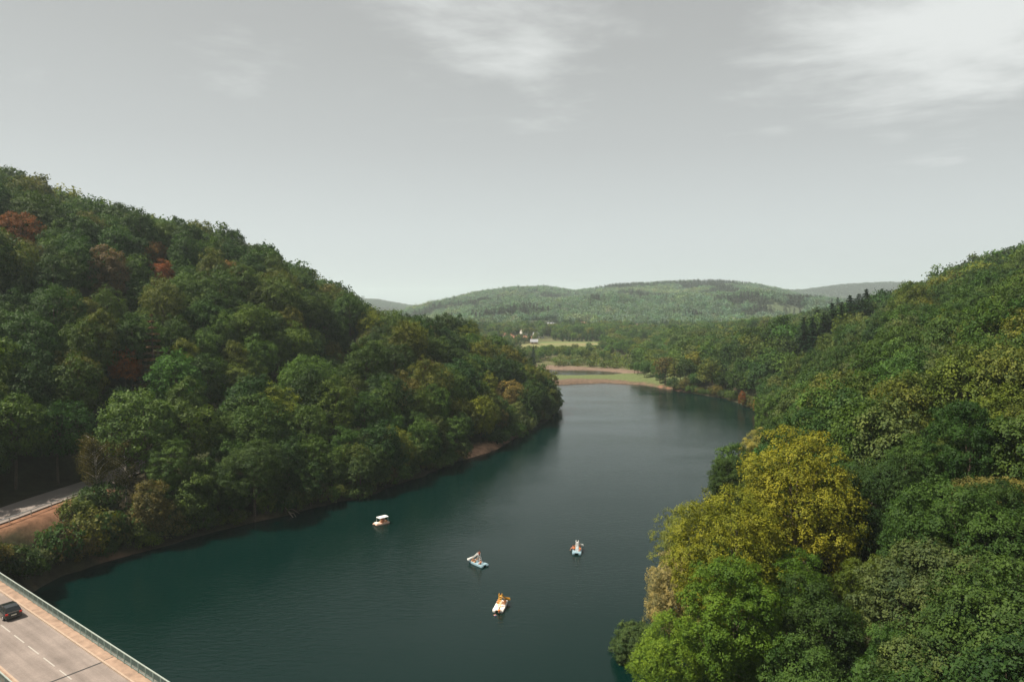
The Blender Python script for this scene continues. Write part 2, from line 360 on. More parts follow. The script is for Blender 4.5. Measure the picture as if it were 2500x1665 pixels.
nb = N(nt.nodes, 'ShaderNodeTexNoise', inp={'Scale': 1.0, 'Detail': 4}); nt.links.new(m2.outputs[0], nb.inputs['Vector'])
calm = N(nt.nodes, 'ShaderNodeMapRange', inp={'From Min': 0.35, 'From Max': 0.65, 'To Min': 0.5, 'To Max': 1.05}); nt.links.new(nb.outputs[0], calm.inputs['Value'])
hsum = N(nt.nodes, 'ShaderNodeMath', operation='MULTIPLY'); nt.links.new(na.outputs[0], hsum.inputs[0]); nt.links.new(calm.outputs[0], hsum.inputs[1])
cur = hsum.outputs[0]
for (px, py), amp, rad in zip(PED, (0.06, 0.03, 0.05), (15.0, 8.0, 11.0)):      # ripple rings spreading from the moving boats
    c = at_plane(px, py)
    dn = N(nt.nodes, 'ShaderNodeVectorMath', operation='DISTANCE'); dn.inputs[1].default_value = (c.x, c.y, 0); nt.links.new(t.outputs['Object'], dn.inputs[0])
    sn = N(nt.nodes, 'ShaderNodeMath', operation='MULTIPLY', inp={1: 5.2}); nt.links.new(dn.outputs['Value'], sn.inputs[0])
    s2 = N(nt.nodes, 'ShaderNodeMath', operation='SINE'); nt.links.new(sn.outputs[0], s2.inputs[0])
    fo = N(nt.nodes, 'ShaderNodeMapRange', interpolation_type='SMOOTHSTEP', inp={'From Min': rad, 'From Max': 2.0, 'To Min': 0.0, 'To Max': amp}); nt.links.new(dn.outputs['Value'], fo.inputs['Value'])
    mu = N(nt.nodes, 'ShaderNodeMath', operation='MULTIPLY_ADD'); nt.links.new(s2.outputs[0], mu.inputs[0]); nt.links.new(fo.outputs[0], mu.inputs[1]); nt.links.new(cur, mu.inputs[2]); cur = mu.outputs[0]
bp = N(nt.nodes, 'ShaderNodeBump', inp={'Strength': 0.6, 'Distance': 0.12}); nt.links.new(cur, bp.inputs['Height']); nt.links.new(bp.outputs[0], b.inputs['Normal'])
lm = MB().add([(-420, -260, 0), (200, -260, 0), (200, 520, 0), (-420, 520, 0)], [(0, 1, 2, 3)])
lake = lm.build('lake_water', wm); tag(lake, 'dark green rippled lake winding up the valley', 'lake', kind='structure')
# ------------------------------------------------------------------ tree prototypes
def leaf_material(name, instanced):
    m = bpy.data.materials.new(name); m.use_nodes = True; nt = m.node_tree; nt.nodes.clear()
    out = N(nt.nodes, 'ShaderNodeOutputMaterial')
    if instanced: src = N(nt.nodes, 'ShaderNodeAttribute', attribute_type='INSTANCER', attribute_name='tint').outputs['Color']
    else: src = N(nt.nodes, 'ShaderNodeObjectInfo').outputs['Color']
    lv = N(nt.nodes, 'ShaderNodeAttribute', attribute_name='leafvar')
    tcn = N(nt.nodes, 'ShaderNodeTexCoord'); nz = N(nt.nodes, 'ShaderNodeTexNoise', inp={'Scale': 0.42, 'Detail': 2}); nt.links.new(tcn.outputs['Object'], nz.inputs['Vector'])
    sm = N(nt.nodes, 'ShaderNodeMath', operation='MULTIPLY_ADD', inp={1: 1.1, 2: -0.55}); nt.links.new(nz.outputs[0], sm.inputs[0])      # branch-sized drift of colour
    ad = N(nt.nodes, 'ShaderNodeMath', operation='ADD'); nt.links.new(sm.outputs[0], ad.inputs[0]); nt.links.new(lv.outputs['Fac'], ad.inputs[1])
    cr = N(nt.nodes, 'ShaderNodeValToRGB'); cr.color_ramp.elements[0].position = 0.1; cr.color_ramp.elements[1].position = 0.95
    cr.color_ramp.elements[0].color = (0.46, 0.60, 0.62, 1); cr.color_ramp.elements[1].color = (1.48, 1.42, 1.1, 1); nt.links.new(ad.outputs[0], cr.inputs[0])
    sc_ = N(nt.nodes, 'ShaderNodeVectorMath', operation='MULTIPLY'); nt.links.new(src, sc_.inputs[0]); nt.links.new(cr.outputs[0], sc_.inputs[1])
    p = N(nt.nodes, 'ShaderNodeBsdfPrincipled', inp={'Roughness': 0.6, 'Specular IOR Level': 0.14}); nt.links.new(sc_.outputs[0], p.inputs['Base Color'])
    tr = N(nt.nodes, 'ShaderNodeBsdfTranslucent'); tv = N(nt.nodes, 'ShaderNodeVectorMath', operation='MULTIPLY'); tv.inputs[1].default_value = (1.3, 1.35, 0.35)
    nt.links.new(sc_.outputs[0], tv.inputs[0]); nt.links.new(tv.outputs[0], tr.inputs['Color'])
    mx = N(nt.nodes, 'ShaderNodeMixShader', inp={0: 0.26}); nt.links.new(p.outputs[0], mx.inputs[1]); nt.links.new(tr.outputs[0], mx.inputs[2])
    nt.links.new(mx.outputs[0], out.inputs[0]); return m
LEAF = leaf_material('leaves', False); LEAF_I = leaf_material('leaves_of_forest', True)
BARK = material('bark', (0.085, 0.065, 0.05), 0.9, 0.1, noise=0.35, nscale=3, bump=0.6, bscale=9)
BIRCH = material('birch_bark', (0.42, 0.38, 0.33), 0.8, 0.2, noise=0.3, nscale=2.5)

def unit(v): return v / np.maximum(np.linalg.norm(v, axis=1, keepdims=True), 1e-9)
def leaves_mesh(name, pos, nrm, size, var, g, asp=0.62, along=None):
    n = len(pos); nrm = unit(nrm)
    a = unit(np.cross(nrm, unit(g.normal(size=(n, 3))))) if along is None else unit(along - nrm * (along * nrm).sum(1, keepdims=True))
    b = np.cross(nrm, a); L = (size * 0.5)[:, None]
    fold = nrm * L * 0.18
    v = np.stack([pos - a * L, pos + b * L * asp - fold, pos + a * L, pos - b * L * asp - fold], 1).reshape(-1, 3)
    f = np.arange(n * 4).reshape(n, 4)
    me = np_mesh(name, v, f)
    at = me.attributes.new('leafvar', 'FLOAT', 'POINT'); at.data.foreach_set('value', np.repeat(np.clip(var, 0, 1), 4).astype(np.float32))
    return me
def broadleaf(seed, Rc=5.2, H=16.0, base=0.24, nclump=120, per=60, leaf=0.42, twig=6, lobes=7, flat=0.72, crc=0.24, name='crown'):
    """crown of leaf clumps carried on limbs; returns (crown mesh, wood builder)"""
    g = np.random.default_rng(seed)
    zb = H * base; cz = zb + (H - zb) * 0.50; rz = (H - zb) * 0.52
    lob = unit(g.normal(size=(lobes, 3)) * (1, 1, .7) + (0, 0, .25)); lh = g.uniform(.12, .34, lobes)
    def env(d):
        r = 0.80 + (np.clip((d @ lob.T - 0.62) / 0.38, 0, 1) * lh).sum(1)
        return np.minimum(r, 1.15)
    # clump centres spread over the envelope by best-candidate sampling
    d = unit(g.normal(size=(nclump * 6, 3))); d = d[d[:, 2] > -0.62]; keep = [0]
    D = np.full(len(d), 9.0)
    for _ in range(min(nclump, len(d)) - 1):
        D = np.minimum(D, np.linalg.norm(d - d[keep[-1]], axis=1)); keep.append(int(np.argmax(D * g.uniform(.75, 1, len(d)))))
    d = d[keep]; rr = env(d) * g.uniform(0.70, 1.0, len(d))
    inner = g.random(len(d)) < 0.18; rr = np.where(inner, rr * 0.6, rr)
    ax = np.array([Rc, Rc, rz]); low = np.clip(-d[:, 2], 0, 1)
    c = d * rr[:, None] * ax * (1 - 0.12 * low)[:, None]; c[:, 2] += cz
    crad = Rc * crc * g.uniform(0.7, 1.35, len(c))
    k = max(1, per // twig); n = len(c) * k
    ci = np.repeat(np.arange(len(c)), k)
    td = unit(g.normal(size=(n, 3)) + d[ci] * 0.75 + np.array((0, 0, 0.45)))
    tp = c[ci] + td * (crad[ci] * g.uniform(0.62, 1.12, n))[:, None] * (1, 1, flat)
    ti = np.repeat(np.arange(n), twig); m = len(ti)
    off = g.normal(size=(m, 3)) * leaf * 0.62
    pos = tp[ti] + off
    nrm = td[ti] + g.normal(size=(m, 3)) * 0.32 + np.array((0, 0, 0.25))
    var = 0.42 + g.normal(size=len(c))[ci][ti] * 0.10 + g.normal(size=n)[ti] * 0.10 + g.normal(size=m) * 0.10
    me = leaves_mesh(name, pos, nrm, leaf * g.uniform(0.75, 1.3, m), var, g)
    w = MB(); top = Vector((g.normal() * .3, g.normal() * .3, zb + (H - zb) * 0.55)); r0 = H * 0.016
    mid = Vector((g.normal() * .2, g.normal() * .2, zb * 1.1))
    w.tube([(0, 0, -1.2), (0, 0, 0.2), mid, top, top + Vector((0, 0, rz * .5))], [r0 * 1.35, r0 * 1.1, r0 * .85, r0 * .5, r0 * .12], 7)
    for j in g.choice(len(c), min(16, len(c)), replace=False):
        p1 = Vector(c[j]); t0 = g.uniform(.15, .95); s0 = mid.lerp(top, t0); m_ = s0.lerp(p1, .5) + Vector((0, 0, -.04 * H * g.random()))
        w.tube([s0, m_, p1], [r0 * .42, r0 * .26, r0 * .07], 5, cap=False)
    return me, w
def conifer(seed, H=20.0, Rb=3.3, leaf=0.85, tiers=26, nb=14, per=24, droop=0.35, base=0.10, name='crown'):
    g = np.random.default_rng(seed); pos = []; nrm = []; al = []; var = []; w = MB()
    w.tube([(0, 0, -1.0), (0, 0, H * .5), (0, 0, H * .985)], [H * .014, H * .009, 0.03], 6)
    for t in range(tiers):
        f = t / (tiers - 1); z = H * (base + (0.97 - base) * f); rad = Rb * (1 - f) ** 0.7 * g.uniform(.82, 1.12) + 0.18
        for k in range(max(5, int(nb * (1 - f * .5)))):
            a = g.uniform(0, 2 * math.pi); r_ = rad * g.uniform(.72, 1.1); u = np.array((math.cos(a), math.sin(a), 0.0)); sd = np.array((-math.sin(a), math.cos(a), 0))
            n = max(3, int(per * (0.35 + 0.65 * (1 - f)))); s_ = g.uniform(0.12, 1, n) ** .75
            zz_ = z + 0.10 * r_ * s_ - droop * r_ * s_ ** 2 + g.normal(size=n) * .07
            p = u[None] * (r_ * s_)[:, None] + sd[None] * (g.normal(size=n) * .26 * (1 - s_ * .5) * r_ * .5)[:, None]; p[:, 2] = zz_
            pos.append(p); nrm.append(np.tile((0, 0, 1.0), (n, 1)) + g.normal(size=(n, 3)) * .38 + u * .25)
            al.append(np.tile(u + np.array((0, 0, -.25)), (n, 1)) + g.normal(size=(n, 3)) * .35); var.append(0.4 + .12 * g.normal() + .12 * g.normal(size=n) + .12 * (s_ - .5))
            if per > 10 and t % 2 == 0: w.tube([(0, 0, z), tuple(u * r_ * .8 + np.array((0, 0, z - droop * r_ * .5)))], [.035 + .02 * (1 - f), .01], 3, cap=False)
    pos = np.concatenate(pos); m = len(pos)
    return leaves_mesh(name, pos, np.concatenate(nrm), leaf * g.uniform(.8, 1.35, m), np.concatenate(var), g, asp=0.5, along=np.concatenate(al)), w
def airy(seed, H=13.0, Rc=3.0, leaf=0.3, n=5200, name='crown'):
    """thin upright crown of a birch: drooping strings of leaves"""
    g = np.random.default_rng(seed); w = MB(); r0 = .15; pos = []; var = []
    lean = Vector((g.normal() * .5, g.normal() * .5, H * .94))
    w.tube([(0, 0, -1), (0, 0, 1), lean * .5 + Vector((.25, 0, 0)), lean], [r0 * 1.3, r0, r0 * .7, .03], 7)
    nb = 34
    for k in range(nb):
        f = .25 + .72 * k / nb; a = g.uniform(0, 6.283); s0 = lean * f; L = Rc * (1.15 - abs(f - .5) * 1.3) * g.uniform(.7, 1.1)
        e_ = s0 + Vector((math.cos(a) * L, math.sin(a) * L, L * .75)); w.tube([s0, s0.lerp(e_, .5) + Vector((0, 0, .2)), e_], [.055, .035, .012], 4, cap=False)
        m = n // nb; u = g.uniform(.25, 1.08, m)[:, None]
        p = np.array(s0) * (1 - u) + np.array(e_) * u; p = p + g.normal(size=(m, 3)) * (.45, .45, .35); p[:, 2] -= g.exponential(.5, m) * u[:, 0]
        pos.append(p); var.append(.42 + .12 * g.normal() + .12 * g.normal(size=m))
    pos = np.concatenate(pos); m = len(pos)
    return leaves_mesh(name, pos, g.normal(size=(m, 3)) + (0, 0, .5), leaf * g.uniform(.7, 1.2, m), np.concatenate(var), g), w
def shrub(seed, Rc=2.2, H=2.8, leaf=0.26, nclump=34, per=70, name='foliage'):
    me, w = broadleaf(seed, Rc, H, base=0.02, nclump=nclump, per=per, leaf=leaf, twig=5, lobes=6, crc=.3, name=name)
    w = MB(); g = np.random.default_rng(seed + 5)
    for k in range(6):
        a = g.uniform(0, 6.28); w.tube([(0, 0, -.4), (math.cos(a) * .3, math.sin(a) * .3, H * .3), (math.cos(a) * Rc * .6, math.sin(a) * Rc * .6, H * .7)], [.05, .04, .015], 4)
    return me, w
PROTO = {}
def proto(key, pair, wood=BARK):
    me, w = pair; me.materials.append(LEAF); wme = w.mesh('trunk', True); wme.materials.append(wood); PROTO[key] = (me, wme)
SHAPES = [dict(Rc=5.2, H=16), dict(Rc=4.6, H=17.5, base=.2), dict(Rc=5.9, H=15.5, lobes=9), dict(Rc=4.9, H=14.5, lobes=5), dict(Rc=5.5, H=17, base=.28, lobes=8)]
for i, k in enumerate(SHAPES):
    proto(('near', i), broadleaf(100 + i, nclump=190, per=270, leaf=0.205, twig=9, crc=.19, **k))
    proto(('mid', i), broadleaf(200 + i, nclump=130, per=75, leaf=0.42, twig=5, crc=.215, **k))
FEATHER = dict(Rc=5.4, H=16.5, base=.2, lobes=9)
proto(('near', 5), broadleaf(105, nclump=230, per=240, leaf=0.19, twig=7, crc=.2, flat=.95, **FEATHER))
proto(('mid', 5), broadleaf(205, nclump=150, per=80, leaf=0.36, twig=5, crc=.22, flat=.95, **FEATHER))
SHORE = dict(Rc=5.0, H=13.5, base=.03, lobes=8)
proto(('near', 6), broadleaf(106, nclump=210, per=260, leaf=0.205, twig=9, crc=.19, **SHORE)); proto(('mid', 6), broadleaf(206, nclump=150, per=75, leaf=0.42, twig=5, crc=.21, **SHORE))
for i in range(3): proto(('spruce', i), conifer(300 + i, H=(21, 18, 23)[i], Rb=(3.4, 3.0, 3.7)[i]))
proto(('layered', 0), conifer(310, H=17, Rb=3.2, tiers=13, nb=14, per=60, leaf=.55, droop=.12, base=.12))
proto(('cedar', 0), conifer(311, H=16, Rb=6.0, tiers=17, nb=17, per=34, leaf=.62, droop=.10, base=.06))
for i in range(2): proto(('birch', i), airy(320 + i), BIRCH)
for i in range(3): proto(('shrub', i), shrub(330 + i, H=(2.8, 3.4, 2.3)[i], Rc=(2.2, 2.0, 2.5)[i]))

# leaf colours (linear base colours); name -> rgb
TINT = {'dark green': (0.022, 0.044, 0.010), 'deep green': (0.030, 0.058, 0.012), 'mid green': (0.046, 0.078, 0.014), 'olive green': (0.066, 0.078, 0.014), 'yellow-green': (0.105, 0.112, 0.014),
        'grey-green': (0.058, 0.078, 0.024), 'brownish green': (0.072, 0.062, 0.018), 'tan': (0.15, 0.125, 0.042), 'golden yellow': (0.150, 0.145, 0.014), 'lime green': (0.105, 0.145, 0.014),
        'bright green': (0.050, 0.098, 0.010), 'rust red': (0.16, 0.055, 0.016), 'rust orange': (0.135, 0.072, 0.018), 'pinkish tan': (0.21, 0.145, 0.065), 'dead brown': (0.125, 0.085, 0.045),
        'pale yellow': (0.20, 0.185, 0.05), 'blackish green': (0.012, 0.030, 0.014)}
TINT = {k: tuple(c * 1.3 for c in v) for k, v in TINT.items()}
def jitter(rgb, a=0.14, g=rng):
    k = 1 + g.normal() * a; return (max(.004, rgb[0] * k * (1 + g.normal() * .10)), max(.004, rgb[1] * k), max(.004, rgb[2] * k * (1 + g.normal() * .12)), 1.0)
def plant(name, key, loc, rz, scl, tint, parts=('trunk', 'crown')):
    root = empty(name, loc, rz); root.scale = scl; me, wme = PROTO[key]
    w = bpy.data.objects.new(parts[0], wme); COL.objects.link(w); w.parent = root
    c = bpy.data.objects.new(parts[1], me); COL.objects.link(c); c.parent = root; c.color = jitter(TINT[tint]) if isinstance(tint, str) else tint
    root['tint_name'] = tint if isinstance(tint, str) else ''
    return root
PROTO_H = {('near', i): k['H'] for i, k in enumerate(SHAPES + [FEATHER])}; PROTO_H.update({('mid', i): k['H'] for i, k in enumerate(SHAPES + [FEATHER])})
PROTO_R = {('near', i): k['Rc'] for i, k in enumerate(SHAPES + [FEATHER])}

# trees that stand out, placed where the sight line to the crown centre meets the wood: pixel, kind, size, colour, label
taken = []         # (x, y, radius)
LAND = []          # landmarks for the other trees' labels: phrase, px, py
def special(px, py, key, size, tint, label, cat='tree', name='broadleaf_tree', phrase=None, hk=0.62, wide=1.0, y0=50, group=None):
    Hh = {'near': 16, 'mid': 16, 'spruce': 21, 'layered': 17, 'cedar': 16, 'birch': 13, 'shrub': 2.8}[key[0]] * size
    p = at_ground(px, py, Hh * hk, y0)
    o = plant(name, key, p - Vector((0, 0, .25)), random.uniform(0, 6.28), (size * wide, size * wide, size), tint)
    tag(o, label, cat, group)
    taken.append((p.x, p.y, {'near': 4.6, 'mid': 4.4, 'spruce': 2.6, 'layered': 2.4, 'cedar': 5.0, 'birch': 2.5, 'shrub': 2.0}[key[0]] * size * wide))
    if key[0] in ('mid', 'layered', 'cedar'):      # a gap on the downhill side leaves the crown in view
        r_ = taken[-1][2]; taken.append((p.x * (1 - (r_ + 4) / p.y), p.y - r_ - 4, r_ * .9 + 2))
    if phrase: LAND.append((phrase, px, py))
    return o
NR = 'near'
special(1945, 1250, (NR, 5), 1.5, 'golden yellow', 'tall golden-yellow feathery tree on the right shore, the largest yellow crown', phrase='large golden tree')
special(1790, 1395, (NR, 5), 1.3, 'golden yellow', 'lower golden-yellow tree leaning towards the lake beside the larger yellow crown', phrase='lower golden tree')
special(1800, 1565, (NR, 1), 1.1, 'bright green', 'bright green leafy tree in the lower right foreground below the yellow trees', phrase='bright green foreground tree')
special(1930, 1480, (NR, 4), 0.85, 'bright green', 'smaller bright green tree right of the big bright green foreground tree')
special(1640, 1625, (NR, 5), 0.8, 'lime green', 'lime green treetop cut by the bottom edge beside the lake', phrase='lime treetop at bottom edge')
special(1660, 1470, (NR, 5), 0.9, 'pinkish tan', 'pinkish tan tree with drying leaves at the right water edge', phrase='pinkish tan shore tree')
special(1690, 1345, (NR, 5), 0.95, 'pale yellow', 'pale yellow tree leaning over the lake at the right shore left of the golden trees')
special(1560, 1570, (NR, 3), 0.72, 'grey-green', 'dark grey-green tree at the lakeside in the lower right, lowest on that shore')
special(2055, 1010, (NR, 2), 1.0, 'pale yellow', 'pale yellow round-crowned tree halfway up the right slope', phrase='pale yellow round tree')
special(2310, 985, (NR, 3), 0.8, 'yellow-green', 'small yellow-topped tree among dark green ones high on the right slope', phrase='yellow-topped tree on right slope')
special(2440, 1270, (NR, 2), 1.0, 'tan', 'tan-leaved spreading tree at the right edge of the photo', phrase='tan tree at right edge')
special(1790, 1180, (NR, 0), 0.9, 'deep green', 'dark round tree on the right shore just behind the golden trees')
special(1860, 1120, (NR, 4), 0.85, 'pale yellow', 'pale yellow-green tree between golden tree and pale yellow round tree')
special(50, 572, ('mid', 2), 1.05, 'rust red', 'rust-red tree high on the left hillside near the photo edge', phrase='rust-red tree at upper left')
special(268, 680, ('mid', 1), 1.2, 'dead brown', 'brown-leaved oval tree on the upper left hillside', phrase='brown oval tree')
special(372, 845, ('layered', 0), 1.35, 'dead brown', 'dead brown conifer with layered branches on the left hillside', name='conifer_tree', phrase='dead brown conifer', wide=.95)
special(392, 668, ('mid', 3), 0.85, 'rust red', 'small rusty red tree right of the brown oval tree on the left hill')
special(375, 625, ('mid', 0), 0.85, 'rust orange', 'orange-brown tree above the brown oval tree near the left hilltop')
special(572, 680, ('mid', 2), 1.0, 'rust orange', 'orange-brown tree below the left skyline near its bend', phrase='orange-brown tree below left skyline')
special(306, 902, ('mid', 4), 0.72, 'rust red', 'small red-leaved tree below the dead brown conifer on the left hill')
special(676, 1005, ('mid', 3), 0.42, 'rust red', 'tiny rust-red treetop poking out of green crowns above the left shore')
special(1032, 905, ('mid', 3), 0.95, 'rust orange', 'orange tree in the middle of the wooded point', phrase='orange tree on the point')
special(1012, 822, ('mid', 0), 0.8, 'dead brown', 'brownish pink tree on the saddle behind the wooded point', phrase='brown tree on the saddle')
special(1165, 800, ('spruce', 1), 0.75, 'dead brown', 'brown-tipped dying conifer on top of the wooded point', name='conifer_tree', phrase='dying conifer on the point')
special(1302, 862, ('spruce', 0), 0.72, 'blackish green', 'lone dark spruce near the tip of the wooded point', name='conifer_tree', phrase='lone spruce on the point')
special(1185, 950, ('mid', 5), 0.85, 'yellow-green', 'yellow-green tree low on the wooded point, left of a tan tree', phrase='yellow-green tree low on the point')
special(1245, 965, ('mid', 2), 0.9, 'tan', 'tan-leaved round tree low on the wooded point near its tip', phrase='tan round tree on the point')
special(1215, 1030, ('mid', 5), 0.6, 'brownish green', 'brownish bushy tree at the water edge below the wooded point')
special(880, 1150, ('mid', 4), 0.62, 'grey-green', 'pale-leaved small tree overhanging the water at the left shore', phrase='pale tree overhanging left shore')
special(620, 1150, (NR, 2), 1.1, 'deep green', 'large spreading dark green tree on the left shore above the driftwood', phrase='large tree on left shore')
special(560, 1090, (NR, 4), 0.95, 'mid green', 'mid green tree behind and left of the largest left-shore tree')
special(410, 1160, (NR, 1), 1.0, 'mid green', 'mid green tree hiding the shore road, between the birches and the largest shore tree')
special(240, 1120, ('birch', 0), 1.0, 'brownish green', 'thin birch with pale trunk and brown leaves beside the shore road', name='birch_tree', phrase='left birch by the road')
special(306, 1130, ('birch', 1), 1.0, 'brownish green', 'second thin birch with a bare pale trunk, right of its neighbour by the road', name='birch_tree')
special(1962, 905, ('mid', 2), 0.95, 'rust orange', 'orange-red round tree in the middle of the right hillside', phrase='orange-red round tree')
special(1813, 975, ('mid', 1), 0.5, 'rust red', 'small red tree near the far right shore, further from the camera', wide=.75)
special(1846, 995, ('mid', 1), 0.46, 'rust red', 'small red tree near the far right shore, closer to the camera', wide=.75)
special(2255, 800, ('cedar', 0), 1.0, 'blackish green', 'very dark dense cedar-like tree high on the right hillside', name='conifer_tree', phrase='dark cedar on right hill')
special(2145, 985, ('mid', 3), 0.55, 'rust orange', 'little orange treetop between pale crowns on the right slope')
# the spruce stand on the right skyline: feet in the canopy of the slope, tips up to the skyline
ST = [(1962, 848), (1982, 840), (1996, 806), (2010, 826), (2030, 815), (2044, 782), (2054, 802), (2074, 795), (2088, 760), (2096, 780), (2114, 766), (2136, 752)]
for i, (px, py) in enumerate(ST):
    q = at_ground(px, py, 13.0, 200); tip = np.interp(px, [1958, 1986, 2023, 2065, 2113, 2140], [772, 757, 733, 716, 703, 708]) + (0, 13, 4, 17, 6)[i % 5]
    d_ = ray(px, tip); H_ = CAM_H + d_[2] * q.y - q.z; s_ = H_ / (21, 18, 23)[i % 3]
    o = plant('conifer_tree', ('spruce', i % 3), q - Vector((0, 0, .3)), rng.uniform(0, 6.28), (2.0, 2.0, s_), 'blackish green'); taken.extend([(q.x, q.y, 4.5), (q.x - 3, q.y - 8, 4.0)])
    tag(o, ['leftmost', 'second', 'third', 'fourth', 'fifth', 'sixth', 'seventh', 'eighth', 'ninth', 'tenth', 'eleventh', 'twelfth'][i] + ' dark spruce from the left in the stand on the right skyline', 'tree', 'spruces on the right skyline')
    if i == 5: LAND.append(('spruce stand', px, 770))

# ------------------------------------------------------------------ the woods on both sides of the lake
def ROAD_X(yv): return np.interp(yv, ROADC[:, 1], ROADC[:, 0])
gx_, gy_ = np.meshgrid(np.arange(-300, 400, 8.3), np.arange(38, 640, 7.4)); gx_[1::2] += 4.1
P = np.stack([gx_.ravel(), gy_.ravel()], 1); P = P + rng.uniform(-2.3, 2.3, P.shape)
x, y = P[:, 0], P[:, 1]; z = height(x, y); sl = np.minimum(sdf(P, LAKE), sdf(P, INLET)); RD, _ = road_dist(P); yu = y / S; xu = x / S
forest = (z > .7) & (sl > 1.2) & (RD > 6.2)
valley = (yu > 302) & (xu > -110) & (xu < np.interp(yu, [300, 340, 400, 520, 660], [78, 84, 95, 120, 150]))
forest &= ~valley
forest &= CLR_MASK(P) > 1.0
for tx, ty, r_ in taken: forest &= np.hypot(x - tx, (y - ty + r_ * .35) * .85) > r_ * 1.12
bt = (P - BR_C0) @ BR_D; bn = np.abs((P - BR_C0) @ BR_N); forest &= ~((bn < 9) & (bt > -30))
forest &= (y > 44) & (np.hypot(x, y) > 52)
forest &= ~((x > ROAD_X(y)) & (y < 128) & (x < -40)) | (rng.random(len(x)) < .0)
P = P[forest]; x, y, z, sl = P[:, 0], P[:, 1], z[forest], sl[forest]
n = len(P); hsc = rng.uniform(0.84, 1.36, n) * np.where(sl < 12, 0.82, 1.0)
TH = 16 * hsc
def seen(x, y, ztop, slack):
    vis = np.ones(len(x), bool); t = np.linspace(0.25, 0.96, 34)
    for k in t:
        zl = CAM_H + (ztop - CAM_H) * k; vis &= (height(x * k, y * k) + 9 * (1 - 0) * (sdf(np.stack([x * k, y * k], 1), LAKE) > 4) < zl + slack)
    return vis
px = 1250 + FPX * x / y
infr = (px > -260) & (px < 2760)
vis = seen(x, y, z + TH, 7.0) & infr
P, x, y, z, hsc, TH, shorey = P[vis], x[vis], y[vis], z[vis], hsc[vis], TH[vis], sl[vis]; n = len(x)
# colour by noise so that kinds grow in drifts
q1 = fbm(x / 55, y / 55, 61); q2 = rng.random(n); right = x / S > 12 + 0.22 * (y / S - 40)
names = []
for i in range(n):
    u = q2[i] + (q1[i] - .5) * .9
    if right[i]:
        opts = ['dark green', 'deep green', 'deep green', 'deep green', 'mid green', 'mid green', 'mid green', 'olive green', 'grey-green'] if u < .9 else ['grey-green', 'olive green', 'olive green', 'yellow-green', 'mid green']
    else:
        opts = ['dark green', 'dark green', 'deep green', 'deep green', 'mid green', 'mid green', 'olive green'] if u < .85 else ['olive green', 'brownish green', 'yellow-green', 'mid green', 'mid green']
    if right[i] and y[i] < 118 and x[i] > 14: opts = ['dark green', 'deep green', 'deep green', 'grey-green', 'olive green', 'deep green', 'mid green']
    names.append(opts[int(rng.integers(len(opts)))])
dist = np.hypot(x, y); dist3 = np.sqrt(dist ** 2 + (CAM_H - z) ** 2)
pxy = np.array([project((a, b_, c + h_ * .6)) for a, b_, c, h_ in zip(x, y, z, TH)])
inframe = (pxy[:, 0] > -15) & (pxy[:, 0] < 2515) & (pxy[:, 1] < 1700) & (pxy[:, 1] > 380)
tight = seen(x, y, z + TH, -2.0)
score = np.where(inframe & tight, hsc / dist3, 0) + np.where(inframe, hsc / dist3 * .3, 0)
single = np.zeros(n, bool); single[np.argsort(-score)[:238]] = True
def hashpick(i, k): return int((i * 2654435761 >> 7) % k)
trees = []
for i in np.nonzero(single)[0]:
    key = ('near' if dist3[i] < 125 else 'mid', hashpick(int(i), 6) if names[i] in ('yellow-green', 'olive green', 'mid green', 'tan') else hashpick(int(i), 5))
    if shorey[i] < 11: key = (key[0], 6)
    s_ = hsc[i]; o = plant('broadleaf_tree', key, (x[i], y[i], z[i] - .3), rng.uniform(0, 6.28), (s_ * rng.uniform(.80, 1.04), s_ * rng.uniform(.80, 1.04), s_), names[i])
    trees.append((o, pxy[i][0], pxy[i][1], names[i]))
# labels: which tree it is, counted out from the nearest tree that stands out
ORD = ['nearest', 'second-nearest', 'third-nearest', 'fourth-nearest', 'fifth-nearest', 'sixth-nearest', 'seventh-nearest', 'eighth-nearest', 'ninth-nearest', 'tenth-nearest', 'eleventh-nearest', 'twelfth-nearest']
DIRS = ['right of', 'upper right of', 'above', 'upper left of', 'left of', 'lower left of', 'below', 'lower right of']
def label_all(items, word, group):
    bucket = {}
    for o, tx, ty, nm in items:
        dd, l = min(((math.hypot(tx - l[1], ty - l[2]), l) for l in LAND), key=lambda q: q[0])
        k = int(round(math.atan2(-(ty - l[2]), tx - l[1]) / (math.pi / 4))) % 8
        bucket.setdefault((l[0], k, nm), []).append((dd, o))
    for (ph, k, nm), lst in bucket.items():
        for j, (dd, o) in enumerate(sorted(lst, key=lambda q: q[0])):
            tag(o, f'{nm} {word}, {ORD[min(j, 11)]} such {DIRS[k]} the {ph}', word, group)
label_all(trees, 'tree', 'broadleaf trees on the hillsides')

